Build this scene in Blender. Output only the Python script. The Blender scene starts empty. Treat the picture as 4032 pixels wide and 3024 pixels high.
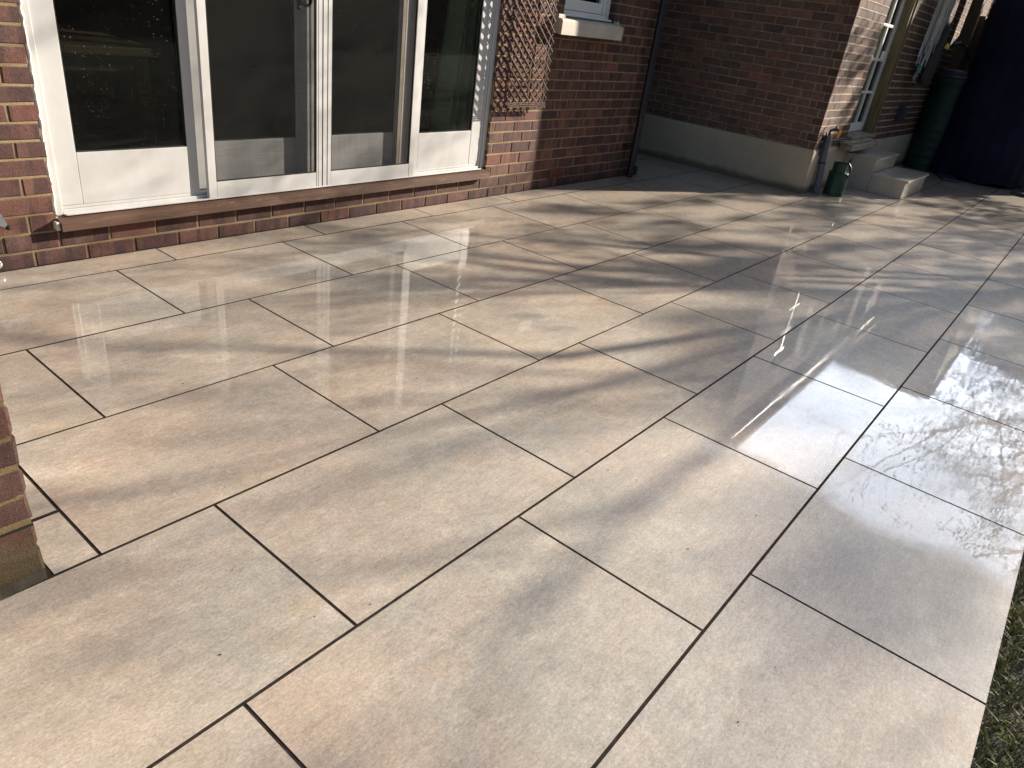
import bpy, bmesh, math, random
from mathutils import Vector, Matrix
S = bpy.context.scene
C = S.collection
rad = math.radians

# ------------------------------------------------------------------ camera
CAMX, CAMY, CAMZ = -0.98290012, -3.34256389, 1.32079491
YAW, PITCH, ROLL = 0.95157085, -0.4824646, 0.1441969
cam = bpy.data.cameras.new("camera")
cam.sensor_fit = 'HORIZONTAL'; cam.sensor_width = 36.0
cam.lens = 36.0 * 2816.19662 / 4032.0
cam.clip_start = 0.02; cam.clip_end = 500
camo = bpy.data.objects.new("camera", cam); C.objects.link(camo)
_f = Vector((math.sin(YAW)*math.cos(PITCH), math.cos(YAW)*math.cos(PITCH), math.sin(PITCH)))
_r = _f.cross(Vector((0, 0, 1))).normalized(); _u = _r.cross(_f)
_r2 = math.cos(ROLL)*_r + math.sin(ROLL)*_u
_u2 = -math.sin(ROLL)*_r + math.cos(ROLL)*_u
M = Matrix((_r2, _u2, -_f)).transposed().to_4x4()
M.translation = (CAMX, CAMY, CAMZ)
camo.matrix_world = M
S.camera = camo

# ------------------------------------------------------------------ light
SUN_AZ = math.atan2(-0.41, 0.912)          # direction towards the sun, from +x
SUN_EL = rad(21.5)
SUN_STRENGTH = 5.0
SKY_STRENGTH = 0.05
SKY_PATCH = 54.0
EXPOSURE = 1.25
w = bpy.data.worlds.new("World"); S.world = w; w.use_nodes = True
wn, wl = w.node_tree.nodes, w.node_tree.links
bg = wn['Background']; bg.inputs[1].default_value = SKY_STRENGTH
sk = wn.new('ShaderNodeTexSky'); sk.sky_type = 'NISHITA'; sk.sun_disc = False
sk.sun_elevation = SUN_EL; sk.sun_rotation = math.pi/2 - SUN_AZ
sk.air_density = 1.0; sk.dust_density = 1.5
tc = wn.new('ShaderNodeTexCoord')
ns = wn.new('ShaderNodeTexNoise'); ns.inputs['Scale'].default_value = 2.2; ns.inputs['Detail'].default_value = 6
ns.inputs['Roughness'].default_value = .55
cr = wn.new('ShaderNodeValToRGB'); cr.color_ramp.elements[0].position = .34; cr.color_ramp.elements[1].position = .66
# bright patch added to the sky, placed for the wet paving to mirror
dt = wn.new('ShaderNodeVectorMath'); dt.operation = 'DOT_PRODUCT'
dt.inputs[1].default_value = (math.cos(.075)*math.cos(rad(25)), math.sin(.075)*math.cos(rad(25)), math.sin(rad(25)))
mr = wn.new('ShaderNodeMapRange'); mr.inputs[1].default_value = .90; mr.inputs[2].default_value = .972
mr.interpolation_type = 'SMOOTHSTEP'
mu = wn.new('ShaderNodeMath'); mu.operation = 'MULTIPLY'
ad = wn.new('ShaderNodeMath'); ad.operation = 'MULTIPLY_ADD'; ad.inputs[1].default_value = .35; ad.inputs[2].default_value = .65
mx = wn.new('ShaderNodeMix'); mx.data_type = 'RGBA'
mx.inputs[7].default_value = (SKY_PATCH*.86, SKY_PATCH*.95, SKY_PATCH*1.10, 1)
wl.new(tc.outputs['Generated'], ns.inputs['Vector']); wl.new(ns.outputs['Fac'], cr.inputs[0])
wl.new(tc.outputs['Generated'], dt.inputs[0]); wl.new(dt.outputs['Value'], mr.inputs[0])
wl.new(cr.outputs[0], ad.inputs[0]); wl.new(ad.outputs[0], mu.inputs[0]); wl.new(mr.outputs[0], mu.inputs[1])
wl.new(mu.outputs[0], mx.inputs[0]); wl.new(sk.outputs[0], mx.inputs[6]); wl.new(mx.outputs[2], bg.inputs[0])
sun = bpy.data.lights.new("sun", 'SUN'); sun.energy = SUN_STRENGTH; sun.angle = rad(0.55); sun.color = (1.0, .90, .775)
suno = bpy.data.objects.new("sun", sun); C.objects.link(suno)
SD = Vector((math.cos(SUN_AZ)*math.cos(SUN_EL), math.sin(SUN_AZ)*math.cos(SUN_EL), math.sin(SUN_EL)))
suno.rotation_euler = (-SD).to_track_quat('-Z', 'Y').to_euler()
suno.location = (6, -8, 6)
S.view_settings.view_transform = 'Standard'; S.view_settings.look = 'None'
S.view_settings.gamma = 1; S.view_settings.exposure = EXPOSURE
try:
    S.cycles.max_bounces = 10; S.cycles.transparent_max_bounces = 24; S.cycles.caustics_reflective = False
    S.cycles.sample_clamp_indirect = 4
except Exception: pass

# ------------------------------------------------------------------ mesh helpers
class MB:
    def __init__(s): s.v = []; s.f = []; s.c = []; s.m = []
    def add(s, vs, fs, col=(.5, .5, .5, 1), mi=0):
        n = len(s.v); s.v += [tuple(x) for x in vs]
        for f in fs: s.f.append(tuple(i+n for i in f)); s.c.append(col); s.m.append(mi)
        return s
    def box(s, a, b, col=(.5, .5, .5, 1), mi=0, mat=None):
        x0, y0, z0 = a; x1, y1, z1 = b
        vs = [(x0,y0,z0),(x1,y0,z0),(x1,y1,z0),(x0,y1,z0),(x0,y0,z1),(x1,y0,z1),(x1,y1,z1),(x0,y1,z1)]
        if mat is not None: vs = [mat @ Vector(v) for v in vs]
        return s.add(vs, [(0,3,2,1),(4,5,6,7),(0,1,5,4),(1,2,6,5),(2,3,7,6),(3,0,4,7)], col, mi)
    def cbox(s, a, b, ch=.004, col=(.5, .5, .5, 1), mi=0):
        """box with chamfered edges"""
        bm = bmesh.new(); bmesh.ops.create_cube(bm, size=1)
        for v in bm.verts:
            v.co = Vector([a[i]+(v.co[i]+.5)*(b[i]-a[i]) for i in range(3)])
        bmesh.ops.bevel(bm, geom=bm.edges[:], offset=ch, segments=2, affect='EDGES', profile=.5)
        bm.verts.index_update()
        s.add([v.co[:] for v in bm.verts], [[v.index for v in f.verts] for f in bm.faces], col, mi); bm.free(); return s
    def tube(s, pts, r, n=8, col=(.5, .5, .5, 1), cap=True, mi=0):
        pts = [Vector(p) for p in pts]; rs = r if isinstance(r, (list, tuple)) else [r]*len(pts)
        vs = []; fs = []; up = None
        for i, p in enumerate(pts):
            d = (pts[min(i+1, len(pts)-1)] - pts[max(i-1, 0)])
            if d.length < 1e-9: d = Vector((0, 0, 1))
            d.normalize()
            if up is None: up = Vector((0, 0, 1)) if abs(d.z) < .9 else Vector((1, 0, 0))
            a = (up - d*up.dot(d)).normalized(); b = d.cross(a); up = a
            for k in range(n):
                t = 2*math.pi*k/n; vs.append(p + (a*math.cos(t)+b*math.sin(t))*rs[i])
        for i in range(len(pts)-1):
            for k in range(n):
                fs.append((i*n+k, i*n+(k+1) % n, (i+1)*n+(k+1) % n, (i+1)*n+k))
        if cap: fs.append(tuple(range(n))[::-1]); fs.append(tuple((len(pts)-1)*n+k for k in range(n)))
        return s.add(vs, fs, col, mi)
    def lathe(s, prof, c=(0, 0, 0), n=32, col=(.5, .5, .5, 1), mi=0, sx=1, sy=1):
        vs = []; fs = []
        for r, z in prof:
            for k in range(n):
                t = 2*math.pi*k/n; vs.append((c[0]+r*math.cos(t)*sx, c[1]+r*math.sin(t)*sy, c[2]+z))
        for i in range(len(prof)-1):
            for k in range(n): fs.append((i*n+k, i*n+(k+1) % n, (i+1)*n+(k+1) % n, (i+1)*n+k))
        fs.append(tuple(range(n))[::-1]); fs.append(tuple((len(prof)-1)*n+k for k in range(n)))
        return s.add(vs, fs, col, mi)
    def prism(s, poly, y0, y1, axis='y', col=(.5, .5, .5, 1), mi=0):
        n = len(poly); mk = {'y': lambda p, t: (p[0], t, p[1]), 'x': lambda p, t: (t, p[0], p[1]), 'z': lambda p, t: (p[0], p[1], t)}[axis]
        vs = [mk(p, y0) for p in poly]+[mk(p, y1) for p in poly]
        fs = [tuple(range(n)), tuple(range(2*n-1, n-1, -1))]+[(i, (i+1) % n, n+(i+1) % n, n+i) for i in range(n)]
        return s.add(vs, fs, col, mi)
    def build(s, name, mats, parent=None, smooth=False, fix=True, **props):
        me = bpy.data.meshes.new(name); me.from_pydata(s.v, [], s.f)
        mats = mats if isinstance(mats, (list, tuple)) else [mats]
        for m in mats: me.materials.append(m)
        me.polygons.foreach_set('material_index', s.m)
        at = me.color_attributes.new('col', 'FLOAT_COLOR', 'CORNER')
        buf = []
        for f, c in zip(s.f, s.c): buf += list(c)*len(f)
        at.data.foreach_set('color', buf)
        if smooth: me.polygons.foreach_set('use_smooth', [True]*len(s.f))
        me.update()
        if fix:
            bm = bmesh.new(); bm.from_mesh(me); bmesh.ops.recalc_face_normals(bm, faces=bm.faces[:]); bm.to_mesh(me); bm.free()
        if smooth:
            try: me.set_sharp_from_angle(angle=rad(40))
            except Exception: pass
        o = bpy.data.objects.new(name, me); C.objects.link(o)
        if parent is not None:
            o.parent = parent; o.matrix_parent_inverse = Matrix.Translation(-parent.location)
        for k, v in props.items(): o[k] = v
        return o

def thing(name, loc, label, cat, group=None):
    o = bpy.data.objects.new(name, None); C.objects.link(o); o.location = loc
    o.empty_display_size = .1
    o['label'] = label; o['category'] = cat
    if group: o['group'] = group
    return o

# ------------------------------------------------------------------ material helpers
class NT:
    def __init__(s, name):
        s.m = bpy.data.materials.new(name); s.m.use_nodes = True
        s.n = s.m.node_tree.nodes; s.l = s.m.node_tree.links
        s.b = s.n['Principled BSDF']; s.out = s.n['Material Output']
    def N(s, t, **kw):
        x = s.n.new('ShaderNode'+t)
        for k, v in kw.items():
            if k.startswith('_'): setattr(x, k[1:], v)
            else:
                key = k.replace('__', ' ')
                x.inputs[int(key[1:]) if key[0] == 'i' and key[1:].isdigit() else key].default_value = v
        return x
    def L(s, a, b): s.l.new(a, b)
    def coord(s, out='Object', scale=None, rot=None, loc=None):
        t = s.N('TexCoord')
        o = t.outputs[out]
        if scale or rot or loc:
            mp = s.N('Mapping')
            if scale: mp.inputs['Scale'].default_value = scale
            if rot: mp.inputs['Rotation'].default_value = rot
            if loc: mp.inputs['Location'].default_value = loc
            s.L(o, mp.inputs[0]); o = mp.outputs[0]
        return o
    def noise(s, vec, scale, detail=4, rough=.55, dist=0.0):
        x = s.N('TexNoise'); x.inputs['Scale'].default_value = scale; x.inputs['Detail'].default_value = detail
        x.inputs['Roughness'].default_value = rough; x.inputs['Distortion'].default_value = dist
        s.L(vec, x.inputs['Vector']); return x.outputs['Fac']
    def ramp(s, fac, stops):
        x = s.N('ValToRGB'); e = x.color_ramp.elements
        while len(e) < len(stops): e.new(.5)
        for i, (p, c) in enumerate(stops):
            e[i].position = p; e[i].color = c if isinstance(c, tuple) else (c, c, c, 1)
        s.L(fac, x.inputs[0]); return x.outputs[0]
    def mix(s, fac, a, b, mode='MIX'):
        x = s.N('Mix', _data_type='RGBA', _blend_type=mode)
        for v, i in ((fac, 0), (a, 6), (b, 7)):
            if hasattr(v, 'is_linked'): s.L(v, x.inputs[i])
            elif isinstance(v, (int, float)): x.inputs[i].default_value = v if i == 0 else (v, v, v, 1)
            else: x.inputs[i].default_value = tuple(v)+((1,) if len(v) == 3 else ())
        return x.outputs[2]
    def math(s, op, a, b=None, c=None, clamp=False):
        x = s.N('Math', _operation=op, _use_clamp=clamp)
        for i, v in enumerate((a, b, c)):
            if v is None: continue
            if hasattr(v, 'is_linked'): s.L(v, x.inputs[i])
            else: x.inputs[i].default_value = v
        return x.outputs[0]
    def bump(s, h, strength=.5, dist=.01, normal=None):
        x = s.N('Bump'); x.inputs['Strength'].default_value = strength; x.inputs['Distance'].default_value = dist
        s.L(h, x.inputs['Height'])
        if normal: s.L(normal, x.inputs['Normal'])
        return x.outputs[0]
    def set(s, **kw):
        for k, v in kw.items():
            i = s.b.inputs[k.replace('_', ' ')]
            if hasattr(v, 'is_linked'): s.L(v, i)
            elif isinstance(v, tuple) and len(v) == 3: i.default_value = v+(1,)
            else: i.default_value = v
        return s.m

def simple(name, col, rough=.6, metal=0.0, spec=.5, var=.12, scale=8.0, bump=0.0, bscale=60, coat=0.0, streak=None):
    t = NT(name); co = t.coord('Object', scale=streak)
    n = t.noise(co, scale, 5)
    f = t.ramp(n, [(.3, 1-var), (.7, 1+var)])
    c = t.mix(1.0, col, f, 'MULTIPLY')
    kw = dict(Base_Color=c, Metallic=metal, Specular_IOR_Level=spec)
    n2 = t.noise(co, scale*3, 3)
    kw['Roughness'] = t.math('MULTIPLY_ADD', n2, .25, rough-.12, clamp=True)
    if bump: kw['Normal'] = t.bump(t.noise(co, bscale, 4), .6, bump)
    if coat: kw['Coat_Weight'] = coat; kw['Coat_Roughness'] = .1
    return t.set(**kw)

def brick_mat(name, light, dark, damp=0.0, bands=True, bump=.004, pale=None, sxy=0, moss=False):
    """sxy: world axis that runs along the wall (0 x, 1 y). col attribute: r,g,b random per brick"""
    t = NT(name); co = t.coord('Object')
    at = t.N('Attribute', _attribute_name='col'); sp = t.N('SeparateColor'); t.L(at.outputs['Color'], sp.inputs[0])
    xyz = t.N('SeparateXYZ'); t.L(co, xyz.inputs[0])
    base = t.mix(t.ramp(sp.outputs[0], [(.0, 0.0), (1.0, 1.0)]), light, dark)
    base = t.mix(t.math('MULTIPLY', sp.outputs[1], .55), base, (light[0]*.80, light[1]*1.05, light[2]*1.15))
    if bands:
        cb = t.N('CombineXYZ'); t.L(t.math('MULTIPLY', xyz.outputs[sxy], 17.0), cb.inputs[0])
        t.L(t.math('MULTIPLY', sp.outputs[2], 60.0), cb.inputs[1]); t.L(t.math('MULTIPLY', xyz.outputs[2], 1.5), cb.inputs[2])
        bn = t.noise(cb.outputs[0], 1.0, 1.0)
        bm_ = t.ramp(bn, [(.50, 0.0), (.57, 1.0)])
        base = t.mix(t.math('MULTIPLY', bm_, .72), base, dark)
    n1 = t.noise(co, 90, 6, .7); n2 = t.noise(co, 14, 4)
    base = t.mix(1.0, base, t.ramp(n1, [(.25, .62), (.75, 1.38)]), 'MULTIPLY')
    base = t.mix(1.0, base, t.ramp(n2, [(.3, .8), (.7, 1.2)]), 'MULTIPLY')
    # pale bloom on some bricks
    bl = t.math('MULTIPLY', t.ramp(t.noise(co, 3.5, 5, .6), [(.60, 0.0), (.78, 1.0)]), .35)
    base = t.mix(bl, base, pale or (.30, .25, .21))
    if damp:
        dz = t.ramp(t.math('ADD', xyz.outputs[2], t.math('MULTIPLY', t.noise(co, 6, 4), .12)), [(.10, 1.0), (.24, 0.0)])
        base = t.mix(t.math('MULTIPLY', dz, damp), base, t.mix(1.0, base, .45, 'MULTIPLY'))
    if moss:
        dz = t.ramp(t.math('ADD', xyz.outputs[2], t.math('MULTIPLY', t.noise(co, 16, 5), .14)), [(.12, 1.0), (.25, 0.0)])
        base = t.mix(t.math('MULTIPLY', dz, .75), base, (.085, .075, .028))
    h = t.math('ADD', t.math('MULTIPLY', t.noise(co, 130, 6, .75), 1.0), t.math('MULTIPLY', t.noise(co, 420, 3), .4))
    nrm = t.bump(h, 1.0, bump)
    return t.set(Base_Color=base, Roughness=.82, Normal=nrm, Specular_IOR_Level=.35)

def mortar_mat(name, col, damp=0.0):
    t = NT(name); co = t.coord('Object'); xyz = t.N('SeparateXYZ'); t.L(co, xyz.inputs[0])
    b = t.mix(t.ramp(t.noise(co, 5, 5), [(.35, 0.0), (.7, 1.0)]), col, (col[0]*.62, col[1]*.6, col[2]*.5))
    b = t.mix(1.0, b, t.ramp(t.noise(co, 160, 5, .7), [(.2, .65), (.8, 1.35)]), 'MULTIPLY')
    if damp:
        dz = t.ramp(xyz.outputs[2], [(.03, 1.0), (.16, 0.0)])
        b = t.mix(t.math('MULTIPLY', dz, damp), b, (.05, .045, .025))
    return t.set(Base_Color=b, Roughness=.95, Normal=t.bump(t.noise(co, 140, 6, .7), 1.0, .005))

# ------------------------------------------------------------------ materials
M_brick = brick_mat('red_brick', (.205, .084, .060), (.068, .036, .036), damp=.35, bands=True, bump=.006)
M_brick_old = brick_mat('old_brick', (.25, .12, .088), (.10, .072, .066), bands=False, bump=.0025, sxy=1)
M_brick_ret = brick_mat('worn_brick', (.145, .066, .048), (.060, .036, .034), bands=False, bump=.004)
M_brick_pillar = brick_mat('rustic_brick', (.215, .085, .06), (.09, .05, .045), bands=False, bump=.009, moss=True)
M_mortar = mortar_mat('sand_mortar', (.34, .255, .145), damp=.3)
M_mortar_old = mortar_mat('old_mortar', (.36, .30, .22))
M_mortar_ret = mortar_mat('pale_mortar', (.46, .375, .265))
M_mortar_pil = mortar_mat('pillar_mortar', (.24, .18, .09), damp=.9)

def pavers():
    t = NT('porcelain_paving'); co = t.coord('Object')
    at = t.N('Attribute', _attribute_name='col'); sp = t.N('SeparateColor'); t.L(at.outputs['Color'], sp.inputs[0])
    off = t.N('VectorMath', _operation='MULTIPLY_ADD'); t.L(at.outputs['Color'], off.inputs[0])
    off.inputs[1].default_value = (37, 53, 29); t.L(co, off.inputs[2]); v = off.outputs[0]
    mp = t.N('Mapping'); mp.inputs['Scale'].default_value = (1.0, 1.35, 1.0); t.L(v, mp.inputs[0]); vs = mp.outputs[0]
    warm = (.55, .43, .325); cool = (.48, .43, .355); pale = (.64, .56, .46); pink = (.55, .41, .345); ochre = (.55, .37, .21)
    c = t.mix(t.ramp(t.noise(vs, 1.3, 5, .6, .6), [(.36, 0.0), (.64, 1.0)]), warm, cool)
    c = t.mix(t.math('MULTIPLY', sp.outputs[0], .28), c, (.45, .39, .32))
    c = t.mix(t.math('MULTIPLY', t.ramp(t.noise(v, 2.1, 4, .5), [(.58, 0.0), (.72, 1.0)]), .32), c, pink)
    c = t.mix(t.math('MULTIPLY', t.ramp(t.noise(v, 3.2, 5, .6), [(.62, 0.0), (.74, 1.0)]), .45), c, ochre)
    c = t.mix(t.math('MULTIPLY', t.ramp(t.noise(vs, 5.5, 9, .78, .7), [(.48, 0.0), (.66, 1.0)]), .6), c, pale)
    # fine directional fibres and grain of the stone print
    mp2 = t.N('Mapping'); mp2.inputs['Scale'].default_value = (14, 75, 30); mp2.inputs['Rotation'].default_value = (0, 0, rad(9)); t.L(v, mp2.inputs[0])
    fib = t.noise(mp2.outputs[0], 1.0, 6, .7, .8)
    c = t.mix(1.0, c, t.ramp(fib, [(.32, .87), (.68, 1.09)]), 'MULTIPLY')
    gr = t.noise(vs, 120, 6, .8, .6)
    c = t.mix(1.0, c, t.ramp(gr, [(.38, .76), (.63, 1.18)]), 'MULTIPLY')
    c = t.mix(1.0, c, t.ramp(t.noise(v, 22, 6, .7, .4), [(.34, .90), (.66, 1.09)]), 'MULTIPLY')
    dk = t.math('MULTIPLY', t.ramp(t.noise(vs, 26, 7, .78, 1.0), [(.58, 0.0), (.72, 1.0)]), .45)
    c = t.mix(dk, c, (.26, .215, .16))
    # wetness: 1 where a film of rain still stands, 0 where it has dried to a damp sheen
    xyz = t.N('SeparateXYZ'); t.L(co, xyz.inputs[0]); X, Y = xyz.outputs[0], xyz.outputs[1]
    wn_ = t.math('MULTIPLY', t.math('SUBTRACT', t.noise(co, 3.2, 6, .62), .5), .4)
    lim = t.math('MINIMUM', t.math('MULTIPLY', t.math('ADD', t.math('MULTIPLY', Y, -1.0), -1.2), .95), 1.25)
    near = t.math('ADD', t.math('SUBTRACT', X, lim), wn_)
    wet = t.ramp(near, [(.0, 0.0), (.14, 1.0)])
    film = t.ramp(t.noise(co, 1.6, 4, .5), [(.28, .80), (.50, 1.0)])
    wet = t.math('MULTIPLY', wet, film)
    c = t.mix(1.0, c, t.ramp(wet, [(0.0, 1.02), (1.0, .95)]), 'MULTIPLY')
    # roughness of the film
    dry = t.math('MULTIPLY_ADD', t.noise(co, 40, 5, .7), .20, .30)
    rough = t.mix(wet, dry, .012)
    # ripples: the film crinkles over the stone texture, strongest at the low outer edge
    edge = t.ramp(t.math('MULTIPLY', Y, -1.0), [(.55, 0.0), (1.0, 1.0)])
    edge = t.ramp(t.math('MULTIPLY', t.math('MULTIPLY', Y, -1.0), .28), [(.62, .12), (.92, 1.0)])
    far = t.ramp(t.math('MULTIPLY', X, .2), [(.25, .35), (.6, 1.0)])
    big = t.noise(co, 5.0, 3, .5); mid = t.noise(co, 22, 3, .6); fine = t.noise(co, 230, 3, .6)
    h = t.math('ADD', t.math('MULTIPLY', big, .30), t.math('MULTIPLY', mid, .05))
    h = t.math('MULTIPLY', h, t.math('MULTIPLY', edge, far))
    film_n = t.bump(h, 1.0, .0023)
    stone_h = t.math('ADD', t.math('MULTIPLY', fib, .6), t.math('MULTIPLY', gr, .6))
    stone_n = t.bump(stone_h, .5, .0012)
    dryh = t.math('MULTIPLY', t.math('ADD', fib, fine), t.math('POWER', t.math('SUBTRACT', 1.0, wet), 1.6))
    film_n2 = t.bump(dryh, .55, .0011, film_n)
    return t.set(Base_Color=c, Roughness=.5, Normal=stone_n, Specular_IOR_Level=.4,
                 Coat_Weight=t.mix(wet, .22, 1.0), Coat_IOR=1.42, Coat_Roughness=rough, Coat_Normal=film_n2)
M_paving = pavers()

def step_mat():
    t = NT('porcelain_cladding'); co = t.coord('Object')
    c = t.mix(t.ramp(t.noise(co, 4, 6, .6), [(.35, 0.0), (.65, 1.0)]), (.50, .44, .36), (.42, .39, .34))
    c = t.mix(1.0, c, t.ramp(t.noise(t.coord('Object', scale=(8, 40, 40)), 1.0, 6, .7), [(.3, .82), (.7, 1.15)]), 'MULTIPLY')
    c = t.mix(1.0, c, t.ramp(t.noise(co, 140, 4), [(.3, .88), (.7, 1.12)]), 'MULTIPLY')
    return t.set(Base_Color=c, Roughness=.45, Coat_Weight=.6, Coat_Roughness=.12, Normal=t.bump(t.noise(co, 150, 4), .5, .001))
M_step = step_mat()
M_grout = simple('dark_grout', (.048, .037, .031), .95, spec=.0, var=.35, scale=40, bump=.003, bscale=300)
M_soil = simple('lawn_soil', (.035, .033, .018), .9, var=.5, scale=9, bump=.02, bscale=40)
M_white = simple('white_paint', (.80, .785, .74), .38, var=.04, scale=3, bump=.0004, bscale=50)
def white_dirty():
    t = NT('white_aluminium'); co = t.coord('Object')
    n = t.noise(t.coord('Object', scale=(1, 1, .5), rot=(0, rad(25), 0)), 5, 6, .65)
    c = t.mix(t.ramp(n, [(.35, 0.0), (.7, 1.0)]), (.55, .55, .54), (.47, .46, .44))
    c = t.mix(t.math('MULTIPLY', t.ramp(t.noise(co, 70, 4, .6), [(.70, 0.0), (.78, 1.0)]), .5), c, (.40, .33, .25))
    c = t.mix(t.math('MULTIPLY', t.ramp(t.noise(t.coord('Object', scale=(30, 1, 4)), 1, 6), [(.6, 0.0), (.8, 1.0)]), .12), c, (.6, .55, .47))
    return t.set(Base_Color=c, Roughness=.36, Normal=t.bump(t.noise(co, 6, 3), .25, .002))
M_alu = white_dirty()
M_rubber = simple('black_gasket', (.012, .012, .012), .6)
M_caulk = simple('cream_sealant', (.70, .66, .58), .7, var=.15, scale=40, bump=.006, bscale=45)
def sill_wood():
    t = NT('weathered_sill_wood'); co = t.coord('Object', scale=(3, 60, 60))
    n = t.noise(co, 1.0, 7, .7, .6)
    c = t.mix(t.ramp(n, [(.3, 0.0), (.7, 1.0)]), (.125, .062, .036), (.065, .034, .022))
    pv = t.noise(t.coord('Object', scale=(7, 22, 60)), 1.0, 8, .75, .8)
    c = t.mix(t.math('MULTIPLY', t.ramp(pv, [(.58, 0.0), (.70, 1.0)]), .5), c, (.36, .28, .21))
    c = t.mix(t.math('MULTIPLY', t.ramp(t.noise(t.coord('Object'), 28, 6, .6), [(.62, 0.0), (.70, 1.0)]), .8), c, (.04, .018, .012))
    return t.set(Base_Color=c, Roughness=.62, Normal=t.bump(n, .8, .003))
M_sill = sill_wood()
M_stone = simple('cast_stone', (.52, .47, .40), .8, var=.14, scale=9, bump=.0015, bscale=120)
def render_mat():
    t = NT('cement_render'); co = t.coord('Object'); xyz = t.N('SeparateXYZ'); t.L(co, xyz.inputs[0])
    c = t.mix(t.ramp(t.noise(co, 2.2, 6, .6), [(.35, 0.0), (.68, 1.0)]), (.50, .43, .32), (.41, .36, .28))
    c = t.mix(1.0, c, t.ramp(t.noise(co, 60, 5), [(.3, .9), (.7, 1.1)]), 'MULTIPLY')
    dz = t.ramp(t.math('ADD', xyz.outputs[2], t.math('MULTIPLY', t.noise(co, 5, 5, .6), .09)), [(.085, 1.0), (.135, 0.0)])
    c = t.mix(t.math('MULTIPLY', dz, .72), c, (.055, .045, .022))
    c = t.mix(t.math('MULTIPLY', t.ramp(t.noise(t.coord('Object', scale=(40, 25, 9)), 1, 5), [(.68, 0.0), (.74, 1.0)]), .5), c, (.07, .06, .05))
    return t.set(Base_Color=c, Roughness=.85, Normal=t.bump(t.noise(co, 20, 6), .5, .004))
M_render = render_mat()
M_pipe_black = simple('black_plastic', (.014, .016, .026), .38, var=.2, scale=12, bump=.0006, bscale=200)
M_pipe_grey = simple('grey_foam_lagging', (.11, .11, .15), .6, var=.15, scale=14, bump=.001, bscale=140)
M_brown_wicker = simple('brown_willow', (.085, .042, .030), .6, var=.3, scale=20, bump=.001, bscale=150)
M_terracotta = simple('terracotta', (.17, .055, .038), .8, var=.2, scale=20)
M_dark = simple('dark_void', (.012, .011, .01), .9)
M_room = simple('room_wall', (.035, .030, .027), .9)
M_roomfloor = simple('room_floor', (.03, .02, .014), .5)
M_tablewood = simple('table_wood', (.10, .045, .02), .5, var=.3, scale=4, streak=(1, 12, 12))
M_curtain = simple('sage_curtain', (.34, .38, .25), .9, var=.1, scale=5)
M_greencan = simple('green_enamel', (.007, .045, .030), .42, var=.25, scale=14, coat=.0)
M_brass = simple('brass', (.62, .46, .2), .3, metal=1.0)
M_chrome = simple('chrome', (.75, .75, .74), .18, metal=1.0)
M_orange = simple('orange_plastic', (.75, .27, .03), .4)
M_butt = simple('green_plastic', (.005, .024, .022), .6, var=.15, scale=5)
M_timber = simple('dark_timber', (.085, .060, .035), .75, var=.35, scale=4, streak=(10, 10, 1), bump=.002, bscale=12)
M_jamb = simple('oiled_timber', (.16, .12, .06), .6, var=.3, scale=3, streak=(12, 12, 1), bump=.001)
M_fence = simple('fence_board', (.11, .062, .036), .8, var=.35, scale=3, streak=(1, 1, 9), bump=.002, bscale=30)
M_slab = simple('weathered_block', (.30, .26, .21), .85, var=.5, scale=9, streak=(.5, 2, 8), bump=.006, bscale=18)
M_bag = simple('charcoal_cloth', (.018, .017, .019), .9, var=.2, scale=6, bump=.002, bscale=60)
M_rod = simple('grey_aluminium_rod', (.42, .43, .47), .32, metal=.8, var=.12)
M_cord = simple('pale_cord', (.62, .60, .52), .7)
M_yellow = simple('yellow_plastic', (.70, .55, .10), .5)
M_mint = simple('mint_plastic', (.10, .36, .26), .5)
M_bark = simple('bark', (.085, .065, .045), .9, var=.35, scale=14, bump=.006, bscale=40)
M_leaf = simple('leaf', (.055, .085, .025), .5, var=.4, scale=5)
M_leaf_dark = simple('hedge_leaf', (.022, .038, .014), .6, var=.4, scale=3)
M_rooftile = simple('roof_tile', (.10, .055, .04), .8, var=.3, scale=12, bump=.004, bscale=30)
M_vent = simple('dark_plastic', (.035, .035, .05), .5)
def cover_mat():
    t = NT('navy_cover_cloth'); co = t.coord('Object')
    c = t.mix(t.ramp(t.noise(co, 2.5, 5), [(.35, 0.0), (.7, 1.0)]), (.004, .007, .021), (.010, .015, .036))
    return t.set(Base_Color=c, Roughness=.8, Normal=t.bump(t.noise(co, 5, 5, .6, .5), .7, .035), Specular_IOR_Level=.15)
M_cover = cover_mat()
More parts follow.
